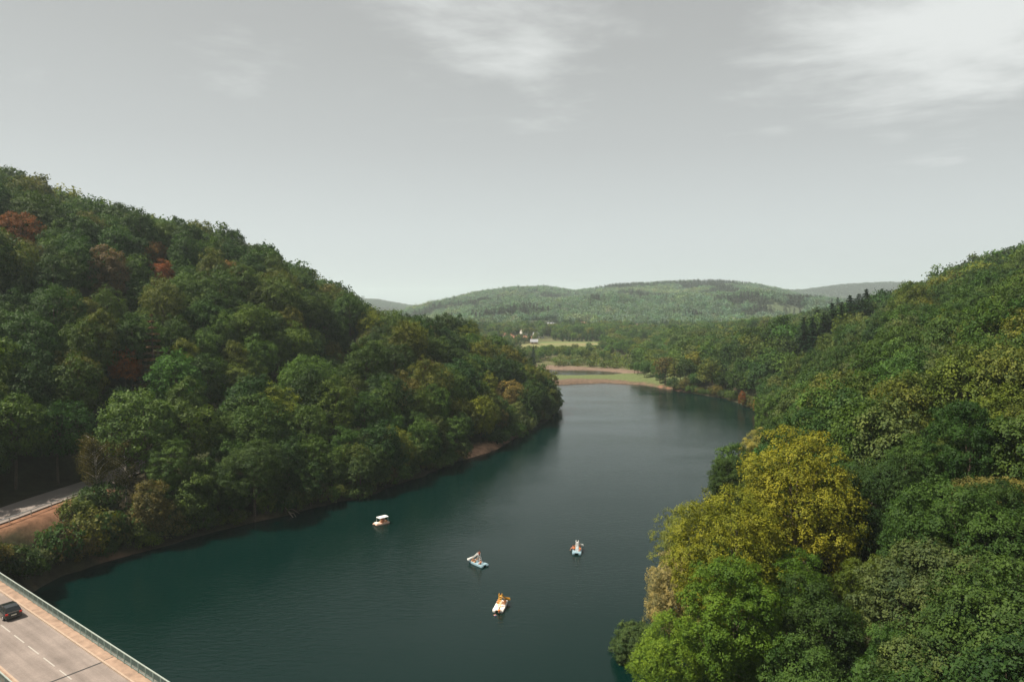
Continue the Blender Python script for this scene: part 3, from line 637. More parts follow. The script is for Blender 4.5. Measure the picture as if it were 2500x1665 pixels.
# the remaining trees: one mass on points
def forest_points(name, pts, keys, idx, scl, tints, label, cat='forest'):
    me = np_mesh_points(name, pts, idx, scl, tints)
    o = link(name, me); tag(o, label, cat, kind='stuff')
    col = bpy.data.collections.new(name + '_kinds')
    for j, k in enumerate(keys):
        src = FOREST[k]; po = bpy.data.objects.new('%02d_%s' % (j, name), src); col.objects.link(po)
    ng = bpy.data.node_groups.new(name, 'GeometryNodeTree')
    ng.interface.new_socket('Geometry', in_out='INPUT', socket_type='NodeSocketGeometry'); ng.interface.new_socket('Geometry', in_out='OUTPUT', socket_type='NodeSocketGeometry')
    nn = ng.nodes; L = ng.links
    gi = nn.new('NodeGroupInput'); go = nn.new('NodeGroupOutput'); ip = nn.new('GeometryNodeInstanceOnPoints'); ci = nn.new('GeometryNodeCollectionInfo')
    ci.inputs['Collection'].default_value = col; ci.inputs['Separate Children'].default_value = True; ci.inputs['Reset Children'].default_value = True
    ip.inputs['Pick Instance'].default_value = True
    def na(nm, ty): a = nn.new('GeometryNodeInputNamedAttribute'); a.data_type = ty; a.inputs['Name'].default_value = nm; return [s for s in a.outputs if s.enabled and s.name == 'Attribute'][0]
    L.new(gi.outputs[0], ip.inputs['Points']); L.new(ci.outputs[0], ip.inputs['Instance']); L.new(na('kind_index', 'INT'), ip.inputs['Instance Index'])
    L.new(na('turn', 'FLOAT_VECTOR'), ip.inputs['Rotation']); L.new(na('size', 'FLOAT_VECTOR'), ip.inputs['Scale']); L.new(ip.outputs[0], go.inputs[0])
    md = o.modifiers.new('trees', 'NODES'); md.node_group = ng
    return o
def np_mesh_points(name, pts, idx, scl, tints):
    me = bpy.data.meshes.new(name); me.vertices.add(len(pts)); me.vertices.foreach_set('co', np.ascontiguousarray(pts, np.float32).ravel())
    a = me.attributes.new('kind_index', 'INT', 'POINT'); a.data.foreach_set('value', np.asarray(idx, np.int32))
    a = me.attributes.new('size', 'FLOAT_VECTOR', 'POINT'); a.data.foreach_set('vector', np.ascontiguousarray(scl, np.float32).ravel())
    tn = np.zeros((len(pts), 3), np.float32); tn[:, 2] = rng.uniform(0, 6.28, len(pts)); tn[:, 0] = rng.normal(0, .04, len(pts))
    a = me.attributes.new('turn', 'FLOAT_VECTOR', 'POINT'); a.data.foreach_set('vector', tn.ravel())
    a = me.attributes.new('tint', 'FLOAT_COLOR', 'POINT'); a.data.foreach_set('color', np.ascontiguousarray(tints, np.float32).ravel()); me.update(); return me
FOREST = {}
def fproto(key, pair):      # crown and trunk in one mesh, for the massed wood
    me, w = pair; bm = bmesh.new(); bm.from_mesh(me); nl = len(bm.faces); wm_ = w.mesh('w'); bm.from_mesh(wm_)
    for k, f in enumerate(bm.faces): f.material_index = 0 if k < nl else 1
    out = bpy.data.meshes.new('forest_kind'); bm.to_mesh(out); bm.free(); out.materials.append(LEAF_I); out.materials.append(BARK); FOREST[key] = out
for i, k in enumerate(SHAPES):
    fproto(('n', i), broadleaf(400 + i, nclump=150, per=126, leaf=0.30, twig=7, crc=.2, **k))
    fproto(('m', i), broadleaf(500 + i, nclump=110, per=60, leaf=0.50, twig=5, crc=.22, **k))
    fproto(('f', i), broadleaf(600 + i, nclump=60, per=22, leaf=1.0, twig=3, crc=.25, **k))
    fproto(('v', i), broadleaf(700 + i, nclump=26, per=8, leaf=2.3, twig=2, crc=.28, **k))
for i in range(2):
    fproto(('sf', i), conifer(800 + i, H=19, Rb=3.0, leaf=1.7, tiers=13, nb=10, per=7)); fproto(('sv', i), conifer(810 + i, H=19, Rb=3.4, leaf=3.0, tiers=8, nb=7, per=4))
fproto(('b', 0), shrub(820, leaf=.7, nclump=18, per=14)); fproto(('b', 1), shrub(821, leaf=.7, nclump=16, per=14, H=3.6))
rest = ~single
ri = np.nonzero(rest)[0]; order = ['n', 'm', 'f']; keys = [(o_, i) for o_ in order for i in range(5)]
lod = np.where(dist3[ri] < 140, 0, np.where(dist3[ri] < 330, 1, 2)); kidx = lod * 5 + np.array([hashpick(int(i), 5) for i in ri])
tn = np.array([jitter(TINT[names[i]]) for i in ri]); s3 = hsc[ri][:, None] * np.stack([rng.uniform(.80, 1.06, len(ri)), rng.uniform(.80, 1.06, len(ri)), np.ones(len(ri))], 1)
forest_points('hillside_forest', np.stack([x[ri], y[ri], z[ri] - .3], 1), keys, kidx, s3, tn, 'dense mixed green broadleaf woods covering the slopes on both sides of the lake')
print('TREES', n, single.sum(), len(ri), 'landmarks', len(LAND), 'maxdist single', dist3[single].max())

# scrub and trees of the valley floor beyond the mud bank
FIELD = poly([(2, 512), (30, 508), (62, 512), (82, 530), (88, 560), (84, 600), (40, 603), (22, 596), (8, 575)])
VILLA = poly([(-14, 600), (34, 600), (40, 640), (40, 705), (-14, 705)])
TANF = [poly([(188, 622), (222, 628), (250, 682), (254, 712), (214, 706), (196, 684)]), poly([(84, 496), (104, 498), (112, 570), (92, 575)])]
HOUSES = [at_ground(a, b_, 0, 700) for a, b_ in ((1345, 800), (1421, 800), (1564, 802), (1590, 801))]
def house_gap(x, y):      # gardens round the lone houses
    k = np.ones(len(x), bool)
    for h_ in HOUSES:
        t = (y - h_.y); k &= ~((t > -70) & (t < 14) & (np.abs(x - h_.x * y / h_.y) < 13))
    return k
gx_, gy_ = np.meshgrid(np.arange(-260, 420, 6.4), np.arange(392, 1010, 6.4)); V = np.stack([gx_.ravel(), gy_.ravel()], 1) + rng.uniform(-2.8, 2.8, (gx_.size, 2))
x, y = V[:, 0], V[:, 1]; yu = y / S; xu = x / S; z = height(x, y)
reg = ((yu > 302) & (xu > -110) & (xu < np.interp(yu, [300, 340, 400, 520, 660, 800], [78, 84, 95, 120, 150, 330])) | ((yu > 488) & (xu < .62 * yu) & (xu > 0))) & (yu < 776) & (z > .6)
reg &= (sdf(V, LAKE) > 1) & (sdf(V, INLET) > 8) & (sdf(V, FIELD) > 2) & (np.minimum(sdf(V, TANF[0]), sdf(V, TANF[1])) > 2) & ((sdf(V, VILLA) > 0) | (rng.random(len(x)) < .10))
reg &= ~((yu < 352) & (xu < 62))
d_n = fbm(x / 42, y / 42, 71)
dens = np.interp(yu, [300, 385, 400, 480, 505, 600, 640, 700], [.75, .75, .5, .72, .85, .8, .95, 1]); reg &= rng.random(len(x)) < dens
reg &= house_gap(x, y)
V, x, y, z, yu, xu, d_n = V[reg], x[reg], y[reg], z[reg], yu[reg], xu[reg], d_n[reg]
px = 1250 + FPX * x / y; k = (px > 850) & (px < 2200); V, x, y, z, yu, xu, d_n = V[k], x[k], y[k], z[k], yu[k], xu[k], d_n[k]
low = (yu > 352) & (yu < 505) & (xu < np.interp(yu, [352, 420, 505], [66, 75, 60])) & (d_n < .62)
con = (~low) & (d_n > .58) & (rng.random(len(x)) < .75) & (yu > 480)
cv = 1.3
sz = np.where(low, rng.uniform(.8, 1.9, len(x)), rng.uniform(.6, 1.0, len(x)) * np.where(yu > 640, 1.0, np.where(xu > 70, .95, .62)))
ki = np.where(low, 7 + rng.integers(0, 2, len(x)), np.where(con, 5 + rng.integers(0, 2, len(x)), rng.integers(0, 5, len(x))))
tn = np.array([jitter(TINT['grey-green' if rng.random() < .5 else 'olive green'] if l else TINT['dark green'] if c else TINT[['deep green', 'mid green', 'deep green', 'dark green', 'mid green', 'olive green', 'grey-green'][int(rng.integers(7))]]) for l, c in zip(low, con)])
tn[:, :3] *= cv
keys = [('f', i) for i in range(5)] + [('sf', 0), ('sf', 1), ('b', 0), ('b', 1)]
forest_points('valley_woodland', np.stack([x, y, z - .2], 1), keys, ki, np.stack([sz * 1.05, sz * 1.05, sz], 1), tn, 'scrub, hedges and trees on the flat valley floor beyond the mud bank')
print('VALLEY', len(x))

# the wooded far hills
def far_pts(y0, y1, step):
    ys = []; yv = y0
    out = []
    while yv < y1:
        xs = np.arange(-0.30 * yv, 0.66 * yv, step); out.append(np.stack([xs, np.full(len(xs), yv)], 1)); yv += step
    q = np.concatenate(out); return q + rng.uniform(-step * .42, step * .42, q.shape)
F = far_pts(770 * S, 1850 * S, 9.8); x, y = F[:, 0], F[:, 1]; z = height(x, y)
st = fbm(x / 120, y / 150, 81, 4); gap = fbm(x / 75, y / 75, 91)
keep = house_gap(x, y) & (gap < .66) & ~((st > .50) & (st < .512)); st2 = st[keep]; F = F[keep]; x, y, z = x[keep], y[keep], z[keep]
vis = seen(x, y, z + 16, 10); F, x, y, z, st2 = F[vis], x[vis], y[vis], z[vis], st2[vis]
con = (st2 > .565) | (rng.random(len(x)) < .03); ki = np.where(con, 5 + rng.integers(0, 2, len(x)), rng.integers(0, 5, len(x)))
sz = rng.uniform(.7, 1.05, len(x)) * np.where(con, 1.05, 1.0)
base = np.where(con[:, None], np.array((0.060, 0.064, 0.060))[None], np.array((0.118, 0.178, 0.132))[None]); base = np.where((st2 < .36)[:, None], np.array((0.165, 0.205, 0.125))[None], base)  # broadleaf tints paled and blued: distance haze put into the leaf colour
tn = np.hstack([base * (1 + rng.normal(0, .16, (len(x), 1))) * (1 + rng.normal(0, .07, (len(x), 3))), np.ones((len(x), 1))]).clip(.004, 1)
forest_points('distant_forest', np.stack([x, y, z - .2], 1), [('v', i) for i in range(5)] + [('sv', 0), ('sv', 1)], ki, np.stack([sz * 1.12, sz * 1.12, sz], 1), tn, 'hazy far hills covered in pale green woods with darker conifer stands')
F = far_pts(1900 * S, 3320 * S, 26); x, y = F[:, 0], F[:, 1]; z = height(x, y); vis = seen(x, y, z + 14, 6); x, y, z = x[vis], y[vis], z[vis]
st = fbm(x / 300, y / 300, 83); tn = np.hstack([np.where((st > .5)[:, None], np.array((.045, .045, .036)), np.array((.045, .065, .036))) * (1 + rng.normal(0, .15, (len(x), 1))), np.ones((len(x), 1))])
sz = rng.uniform(.7, 1.0, len(x)); forest_points('horizon_forest', np.stack([x, y, z - .2], 1), [('v', i) for i in range(5)], rng.integers(0, 5, len(x)), np.stack([sz * 2.2, sz * 2.2, sz * .9], 1), tn, 'faint wooded ridge on the horizon behind the far hills')
print('FAR', len(F))
#SECTION3
# bushes and low trees along the waterline
def along(pts, step):
    pts = np.array(pts); d = np.hypot(*np.diff(pts, axis=0).T); s_ = np.concatenate([[0], np.cumsum(d)]); q = np.arange(0, s_[-1], step)
    return np.stack([np.interp(q, s_, pts[:, 0]), np.interp(q, s_, pts[:, 1])], 1)
LEFT = LAKE[4:16]; RIGHT = LAKE[26:37]
bushes = []
def bush(px_, py_, key, scl, tint):
    zz_ = float(height(np.array([px_]), np.array([py_]))[0])
    if zz_ < -.15: return
    o = plant('shrub', key, (px_, py_, max(zz_, 0) - .15), rng.uniform(0, 6.28), scl, tint, ('stem', 'foliage')); u, v = project((px_, py_, zz_ + 2)); bushes.append((o, u, v, tint))
for side, line, step in ((1, LEFT, 3.6), (-1, RIGHT, 4.6)):
    for q in along(line, step):
        if rng.random() < .12 or (side == 1 and 203 < q[1] < 219): continue
        for _ in range(10):      # out to the waterline
            if float(height(q[0:1], q[1:2])[0]) < .3: break
            q = q - (np.array((-.85, .5)) if side == 1 else np.array((.95, -.2))) * .5
        for _ in range(12):      # step inland until the bank is reached
            inl = np.array((-.85, .5)) * side if side == 1 else np.array((.95, -.2))
            if float(height(q[0:1], q[1:2])[0]) > .25: break
            q = q + inl * .6
        q = q + inl * rng.uniform(0, 1.3); k = rng.uniform(.9, 1.8); t_ = ['dark green', 'deep green', 'mid green', 'olive green', 'grey-green', 'brownish green'][int(rng.integers(6))]
        bush(q[0], q[1], ('shrub', int(rng.integers(3))), (k, k, k * rng.uniform(.85, 1.2)), t_)
# low-crowned trees leaning over the water on the left shore
shore_trees = []
for q in along(LEFT[2:], 8.5):
    if 203 < q[1] < 219 or q[1] < 118: continue
    q = q + np.array((-.85, .5)) * rng.uniform(2.0, 4.2) + rng.normal(0, 1, 2); zz_ = float(height(q[0:1], q[1:2])[0]); k = rng.uniform(.5, .85); t_ = ['deep green', 'deep green', 'mid green', 'dark green', 'olive green', 'grey-green'][int(rng.integers(6))]
    if zz_ < .2: continue
    o = plant('broadleaf_tree', ('near' if q[1] < 150 else 'mid', 6), (q[0], q[1], zz_ - .6), rng.uniform(0, 6.28), (k, k, k), t_); u, v = project((q[0], q[1], zz_ + 5)); shore_trees.append((o, u, v, t_ + ' low'))
label_all(shore_trees, 'tree', 'low trees leaning over the left shore')
# the thicket on the bank between the shore road and the water, beside the bridge
for i in range(400):
    xx = rng.uniform(-92, -46); yy_ = rng.uniform(84, 132); hh = float(height(np.array([xx]), np.array([yy_]))[0]); rd = float(road_dist(np.array([[xx, yy_]]))[0][0])
    bn_ = abs((np.array((xx, yy_)) - BR_C0) @ BR_N)
    if hh < .6 or rd < 6.3 or bn_ < 8.5 or xx < ROAD_X(yy_) or any(math.hypot(xx - a, yy_ - b_) < r_ for a, b_, r_ in taken): continue
    k = rng.uniform(1.0, 2.0) * (1.15 if rd > 9 else .8); u_, v_ = project((xx, yy_, hh + 3.0 * k))
    if u_ < 215 and v_ < 1296 - .45 * u_: continue
    taken.append((xx, yy_, 2.1 * k ** .5)); bush(xx, yy_, ('shrub', int(rng.integers(3))), (k * .9, k * .9, k * rng.uniform(.9, 1.25)), ['deep green', 'brownish green', 'olive green', 'mid green', 'grey-green', 'dark green', 'brownish green'][int(rng.integers(7))])
LAND2 = LAND; LAND = LAND + [('black car', 30, 1490), ('driftwood in the water', 706, 1264), ('bare beach below the point', 1190, 1105)]
label_all(bushes, 'bush', 'bushes along the lake shore'); LAND = LAND2
print('BUSHES', len(bushes))

# ------------------------------------------------------------------ fields
def patch(name, pl, mat, label, off=.12, step=4.0, nxx=26):
    y0, y1 = pl[:, 1].min() + .01, pl[:, 1].max() - .01; rows = []
    for yv in np.linspace(y0, y1, max(3, int((y1 - y0) / step))):
        xs = []
        for i in range(len(pl)):
            A, B = pl[i], pl[(i + 1) % len(pl)]
            if (A[1] > yv) != (B[1] > yv): xs.append(A[0] + (yv - A[1]) / (B[1] - A[1]) * (B[0] - A[0]))
        xv = np.linspace(min(xs), max(xs), nxx) + (fbm(np.full(nxx, yv) / 11, np.arange(nxx) * 0., 5) - .5) * 5
        rows.append(np.stack([xv, np.full(nxx, yv), height(xv, np.full(nxx, yv)) + off], 1))
    v = np.concatenate(rows); i0 = (np.arange(len(rows) - 1)[:, None] * nxx + np.arange(nxx - 1)[None]).ravel()
    o = link(name, np_mesh(name, v, np.stack([i0, i0 + 1, i0 + 1 + nxx, i0 + nxx], 1)), mat=mat); return tag(o, label, 'field', kind='structure')
def field_mat(name, a, b_, sc=.02, rot=25):
    m = material(name, a, .95, .1); nt = m.node_tree; p = nt.nodes['Principled BSDF']; t = N(nt.nodes, 'ShaderNodeTexCoord')
    mp_ = N(nt.nodes, 'ShaderNodeMapping', inp={'Rotation': (0, 0, R(rot)), 'Scale': (sc * .35, sc * 2.2, 1)}); nt.links.new(t.outputs['Object'], mp_.inputs[0])
    n_ = N(nt.nodes, 'ShaderNodeTexNoise', inp={'Scale': 1.0, 'Detail': 5, 'Roughness': .6}); nt.links.new(mp_.outputs[0], n_.inputs['Vector'])
    cr = N(nt.nodes, 'ShaderNodeValToRGB'); cr.color_ramp.elements[0].position = .40; cr.color_ramp.elements[1].position = .62; cr.color_ramp.elements[0].color = (*a, 1); cr.color_ramp.elements[1].color = (*b_, 1)
    nt.links.new(n_.outputs[0], cr.inputs[0]); nt.links.new(cr.outputs[0], p.inputs['Base Color']); return m
patch('field', FIELD, field_mat('meadow_grass', (0.10, 0.145, 0.05), (0.20, 0.165, 0.085)), 'mown green meadow with straw-coloured streaks below the village')
patch('field', TANF[0], field_mat('stubble', (0.34, 0.22, 0.14), (0.30, 0.20, 0.12)), 'pale orange stubble field at the foot of the right hill')
patch('field', TANF[1], field_mat('bare_soil', (0.28, 0.17, 0.11), (0.17, 0.14, 0.07)), 'reddish bare field right of the green meadow')

# ------------------------------------------------------------------ houses of the village
WALLW = material('white_render', (0.55, 0.53, 0.48), .85, .2, noise=.08, nscale=1.2); WALLP = material('pink_render', (0.38, 0.28, 0.22), .85, .2, noise=.1, nscale=1.2)
TILE = material('red_roof_tiles', (0.27, 0.135, 0.09), .85, .2, noise=.25, nscale=2.0); SLATE = material('slate_roof', (0.24, 0.25, 0.27), .6, .4, noise=.2, nscale=2.0)
PANE = material('window_glass', (0.03, 0.04, 0.05), .15, .6); WOOD = material('door_wood', (0.16, 0.09, 0.05), .7, .3, noise=.2)
def house(px, py, w, d, h, wall, roof, rz, label, ridge_h=2.6, storeys=1):
    p = at_ground(px, py, 0, 700); root = empty('house', (p.x, p.y, p.z - .3), rz); tag(root, label, 'house', 'houses of the far village')
    MB().box((0, 0, h / 2), (w, d, h)).build('wall', wall, root)
    g_ = MB()
    for sx_ in (-1, 1): g_.add([(sx_ * w / 2, -d / 2, h), (sx_ * w / 2, d / 2, h), (sx_ * w / 2, 0, h + ridge_h), (sx_ * (w / 2 - .3), -d / 2, h), (sx_ * (w / 2 - .3), d / 2, h), (sx_ * (w / 2 - .3), 0, h + ridge_h)], [(0, 1, 2), (3, 4, 5), (0, 1, 4, 3), (1, 2, 5, 4), (2, 0, 3, 5)])
    g_.build('gable', wall, root)
    o = .45; r_ = MB()
    for sy in (-1, 1):
        e0 = Vector((0, sy * (d / 2 + o), h - o * ridge_h / (d / 2))); top_ = Vector((0, 0, h + ridge_h)); X_ = Vector((w / 2 + o, 0, 0)); T_ = Vector((0, 0, .22))
        r_.add([e0 - X_, e0 + X_, top_ + X_, top_ - X_, e0 - X_ + T_, e0 + X_ + T_, top_ + X_ + T_, top_ - X_ + T_], [(0, 1, 2, 3), (4, 5, 6, 7), (0, 1, 5, 4), (1, 2, 6, 5), (2, 3, 7, 6), (3, 0, 4, 7)])
    rf = r_.build('roof', roof, root); MB().box((w * .28, d * .12, h + ridge_h + .25), (.8, .6, 1.5)).build('chimney', wall, rf)
    nw = max(2, int(w / 3))
    for st_ in range(storeys):
        for k in range(nw):
            xk = -w / 2 + w * (k + .5) / nw
            if st_ == 0 and k == nw // 2: MB().box((xk, -d / 2 - .03, 1.1), (1.0, .1, 2.1)).build('door', WOOD, root); continue
            MB().box((xk, -d / 2 - .03, 1.6 + st_ * 2.8), (1.0, .08, 1.25)).build('window', PANE, root)
    return root
house(1238, 824, 11, 8, 3.6, WALLP, TILE, .3, 'low red-roofed house at the left end of the village')
house(1257, 817, 9, 7, 3.4, WALLP, TILE, -.2, 'small red-roofed house behind the long red barn')
house(1263, 831, 18, 8, 3.4, WALLP, TILE, .1, 'long low red-roofed barn in front of the village')
house(1279, 822, 8, 8, 7.0, WALLW, TILE, .5, 'tall white house with red roof in the middle of the village', 3.2, 2)
house(1290, 833, 9, 7, 3.2, WALLP, TILE, -.3, 'little red-roofed house right of the long barn')
house(1314, 826, 13, 8, 5.2, WALLW, SLATE, .25, 'white house with grey slate roof at the right end of the village', 2.4, 2)
house(1304, 840, 8, 6, 2.8, WALLP, SLATE, .0, 'small grey-roofed shed below the white slate-roofed house')
house(1345, 800, 13, 9, 5.5, WALLW, SLATE, .4, 'lone white house among trees above the meadow', 2.6, 2)
house(1421, 800, 14, 9, 6.0, WALLW, TILE, .2, 'lone white red-roofed house in the trees at mid picture', 2.8, 2)
house(1564, 802, 13, 8, 5.0, WALLW, TILE, .0, 'white farmhouse at the foot of the far hill, left of two', 2.4, 2)
house(1590, 801, 15, 8, 4.0, WALLW, SLATE, .1, 'pale low farmhouse with grey roof, right of two on the far slope')

# ------------------------------------------------------------------ shore road
ASPH = material('asphalt', (0.185, 0.160, 0.145), .9, .25, noise=.14, nscale=.35, bump=.15, bscale=30)
PAINT = material('road_paint', (0.33, 0.31, 0.28), .7, .3, noise=.18, nscale=2.0)
GALV = material('galvanised_steel', (0.42, 0.44, 0.43), .45, .5, metal=.6, noise=.15, nscale=3)
def ribbon(line, zl, hw, dz):
    v = []; f = []
    for i, p in enumerate(line):
        d = line[min(i + 1, len(line) - 1)] - line[max(i - 1, 0)]; d = d / np.hypot(*d); n_ = np.array((-d[1], d[0]))
        for s_ in (-1, 1): q = p + n_ * hw * s_; v.append((q[0], q[1], zl[i] + dz))
    for i in range(len(line) - 1): f.append((2 * i, 2 * i + 1, 2 * i + 3, 2 * i + 2))
    return v, f
v, f = ribbon(ROADC, ROADZ, 3.9, 0.0)
road = MB().add(v, f).build('road', ASPH); tag(road, 'grey asphalt road curving along the left shore below the wood', 'road', kind='structure')
for i in range(14, 44, 2):
    a, b_ = ROADC[i], ROADC[i] + (ROADC[i + 1] - ROADC[i]) * .62; v, f = ribbon(np.array([a, b_]), [ROADZ[i], ROADZ[i]], .07, .006); MB().add(v, f).build('lane_marking', PAINT, road)
sp = np.array([SPUR[0] + BR_D * .0, SPUR[0] * .5 + SPUR[1] * .5, SPUR[1]]); v, f = ribbon(sp, [ROAD_Z] * 3, 3.3, -.006)
MB().add(v, f).build('road', ASPH)['kind'] = 'structure'
gr = empty('guard_rail', (0, 0, 0)); tag(gr, 'low steel guard rail on the lake side of the shore road', 'guard rail')
gl = catmull(np.array([p + np.array((4.5, 0)) for p in ROAD[2:5]]), 8)
MB().tube([(p[0], p[1], ROAD_Z + .72) for p in gl], [.11] * len(gl), 4).build('rail', GALV, gr)
for p in gl[::2]: MB().box((p[0], p[1], ROAD_Z + .2), (.1, .1, 1.1)).build('post', GALV, gr)

# ------------------------------------------------------------------ bridge
CONC = material('concrete', (0.30, 0.27, 0.24), .9, .2, noise=.18, nscale=.6, bump=.2, bscale=6)
WALK = material('pavement_screed', (0.27, 0.19, 0.14), .9, .2, noise=.38, nscale=.9, bump=.15, bscale=12)
KERB = material('kerb_stone', (0.34, 0.26, 0.20), .85, .2, noise=.15, nscale=1.5)
RAILP = material('green_grey_rail_paint', (0.20, 0.27, 0.25), .5, .4, noise=.2, nscale=2); RAILT = material('pale_handrail', (0.27, 0.31, 0.28), .45, .5, noise=.12, nscale=2)
JOINT = material('joint_bitumen', (0.035, 0.034, 0.034), .8, .3)
DECKA = material('worn_bridge_asphalt', (0.185, 0.160, 0.145), .9, .25, bump=.15, bscale=30); nt = DECKA.node_tree; pb = nt.nodes['Principled BSDF']
t = N(nt.nodes, 'ShaderNodeTexCoord'); sep = N(nt.nodes, 'ShaderNodeSeparateXYZ'); nt.links.new(t.outputs['Object'], sep.inputs[0])
mpl = N(nt.nodes, 'ShaderNodeMapping', inp={'Scale': (.05, 1.3, 1)}); nt.links.new(t.outputs['Object'], mpl.inputs[0]); nl_ = N(nt.nodes, 'ShaderNodeTexNoise', inp={'Scale': 1.0, 'Detail': 5, 'Roughness': .6}); nt.links.new(mpl.outputs[0], nl_.inputs['Vector'])
npch = N(nt.nodes, 'ShaderNodeTexNoise', inp={'Scale': .22, 'Detail': 7, 'Roughness': .62}); nt.links.new(t.outputs['Object'], npch.inputs['Vector'])
ngr = N(nt.nodes, 'ShaderNodeTexNoise', inp={'Scale': 5.0, 'Detail': 4, 'Roughness': .7}); nt.links.new(t.outputs['Object'], ngr.inputs['Vector'])
ay = N(nt.nodes, 'ShaderNodeMath', operation='ABSOLUTE'); nt.links.new(sep.outputs['Y'], ay.inputs[0])
trk = N(nt.nodes, 'ShaderNodeMath', operation='PINGPONG', inp={1: .78}); nt.links.new(ay.outputs[0], trk.inputs[0])
cur = None
for so, lo_, hi_, fm, fM in ((nl_.outputs[0], .80, 1.16, .3, .7), (npch.outputs[0], .76, 1.2, .3, .7), (ngr.outputs[0], .88, 1.12, .3, .7), (trk.outputs[0], 1.05, .92, .1, .7)):
    m_ = N(nt.nodes, 'ShaderNodeMapRange', inp={'From Min': fm, 'From Max': fM, 'To Min': lo_, 'To Max': hi_}); nt.links.new(so, m_.inputs['Value'])
    if cur is None: cur = m_.outputs[0]
    else: q_ = N(nt.nodes, 'ShaderNodeMath', operation='MULTIPLY'); nt.links.new(cur, q_.inputs[0]); nt.links.new(m_.outputs[0], q_.inputs[1]); cur = q_.outputs[0]
vsc = N(nt.nodes, 'ShaderNodeVectorMath', operation='SCALE'); vsc.inputs[0].default_value = (0.200, 0.168, 0.150); nt.links.new(cur, vsc.inputs['Scale']); nt.links.new(vsc.outputs[0], pb.inputs['Base Color'])
ang = math.atan2(BR_D[1], BR_D[0]); bridge = empty('bridge', (BR_C0[0], BR_C0[1], ROAD_Z), ang); tag(bridge, 'concrete road bridge crossing the lake in the lower left corner', 'bridge')
T0, T1 = -6.0 * S, 90 * S; LB = T1 - T0; MC = (T0 + T1) / 2; HW = 4.29; CW = 3.25
MB().box((MC, 0, -.46), (LB, 2 * HW + .5, .9)).build('deck', CONC, bridge)
for yv in (-2.4, 2.4): MB().box((MC, yv, -1.72), (LB, .7, 1.6)).build('girder', CONC, bridge)
for tv in (22, 52, 82):
    MB().box((tv, 0, -7.4), (1.4, 6.4, 10.2), taper=.9).build('pier', CONC, bridge)
MB().box((T0 - .6, 0, -4.5), (3.0, 2 * HW + 1.2, 8.8)).build('abutment', CONC, bridge); MB().box((T1 + .6, 0, -4.5), (3.0, 2 * HW + 1.2, 8.8)).build('abutment', CONC, bridge)
MB().box((MC, 0, 0.0), (LB, 2 * CW - .02, .04)).build('carriageway', DECKA, bridge)
for s_ in (-1, 1):
    MB().box((MC, s_ * (CW + .09), .07), (LB, .18, .16)).build('kerb', KERB, bridge)
    MB().box((MC, s_ * (CW + .18 + (HW - CW) / 2), .065), (LB, HW - CW - .002, .148)).build('pavement', WALK, bridge)
    MB().box((MC, s_ * (HW + .3), .02), (LB, .24, .42)).build('edge_beam', CONC, bridge)
    rl = MB().box((MC, s_ * (HW + .12), 1.24), (LB, .12, .07)).build('railing', RAILT, bridge)
    MB().box((MC, s_ * (HW + .12), .30), (LB, .05, .05)).build('lower_rail', RAILP, rl)
    pm = MB().box((0, 0, .66), (.08, .08, 1.1)).mesh('post'); pm.materials.append(RAILP)
    bars = MB()
    for k in range(int(LB / 1.5) + 1):
        o = bpy.data.objects.new('post', pm); COL.objects.link(o); o.parent = rl; o.location = (T0 + k * 1.5, s_ * (HW + .12), 0)
        for j in range(1, 11): bars.box((T0 + k * 1.5 + j * .136, s_ * (HW + .12), .77), (.022, .022, .9))
    bars.build('balusters', RAILP, rl)['kind'] = 'stuff'
def br_t(px, py): q = at_plane(px, py, ROAD_Z); return float((np.array((q.x, q.y)) - BR_C0) @ BR_D), float((np.array((q.x, q.y)) - BR_C0) @ -BR_N)
t0_ = br_t(10.4, 1523)[0]; dm = MB().box((1.43, 0, 0), (2.86, .12, .006)).mesh('lane_marking'); dm.materials.append(PAINT)
for k in range(-5, 20):
    o = bpy.data.objects.new('lane_marking', dm); COL.objects.link(o); o.parent = bridge; o.location = (t0_ + k * 4.1, 0.05, .026)
tj = br_t(222, 1627)[0]
for tv in (tj, tj + 31, tj + 61):
    MB().box((tv, 0, .024), (.22, 2 * CW - .04, .012)).build('expansion_joint', JOINT, bridge)
    for s_ in (-1, 1): MB().box((tv, s_ * (CW + .62), .142), (.10, 1.0, .008)).build('expansion_joint', JOINT, bridge)

# ------------------------------------------------------------------ car
CARP = material('black_car_paint', (0.010, 0.013, 0.014), .25, .5, coat=.6); GLASS = material('car_glass', (0.012, 0.018, 0.02), .06, .6)
TYRE = material('tyre_rubber', (0.02, 0.02, 0.02), .85, .2); RIM = material('alloy_rim', (0.45, 0.45, 0.46), .35, .5, metal=.8)
TAIL = material('tail_lamp_red', (0.55, 0.02, 0.015), .25, .5); PLATE = material('number_plate', (0.72, 0.70, 0.62), .5, .3); CHROME = material('chrome', (0.6, 0.6, 0.6), .2, .5, metal=1)
tc_, nc_ = br_t(34, 1513)
car = empty('parked_car', tuple(BR_C0 + BR_D * tc_ - BR_N * max(.95, min(nc_, 1.9))) + (ROAD_Z + .022,), ang + math.pi); car.name = 'car'
tag(car, 'black hatchback driving across the bridge, seen from behind', 'car')
def ring(xv, wd, z0, z1, rnd=.12):   # cross-section of the body at x
    w = wd / 2; return [(xv, -w + .08, z0), (xv, w - .08, z0), (xv, w, z0 + .18), (xv, w, z1 - rnd), (xv, w - rnd, z1), (xv, -w + rnd, z1), (xv, -w, z1 - rnd), (xv, -w, z0 + .18)]
MB().loft([ring(0.0, 1.62, .42, .80), ring(.10, 1.74, .28, .98), ring(.7, 1.80, .24, 1.0), ring(2.2, 1.80, .22, .98), ring(3.1, 1.78, .22, .95), ring(3.9, 1.70, .26, .80), ring(4.18, 1.50, .34, .66)]).build('body', CARP, car, smooth=True, bevel=.03)
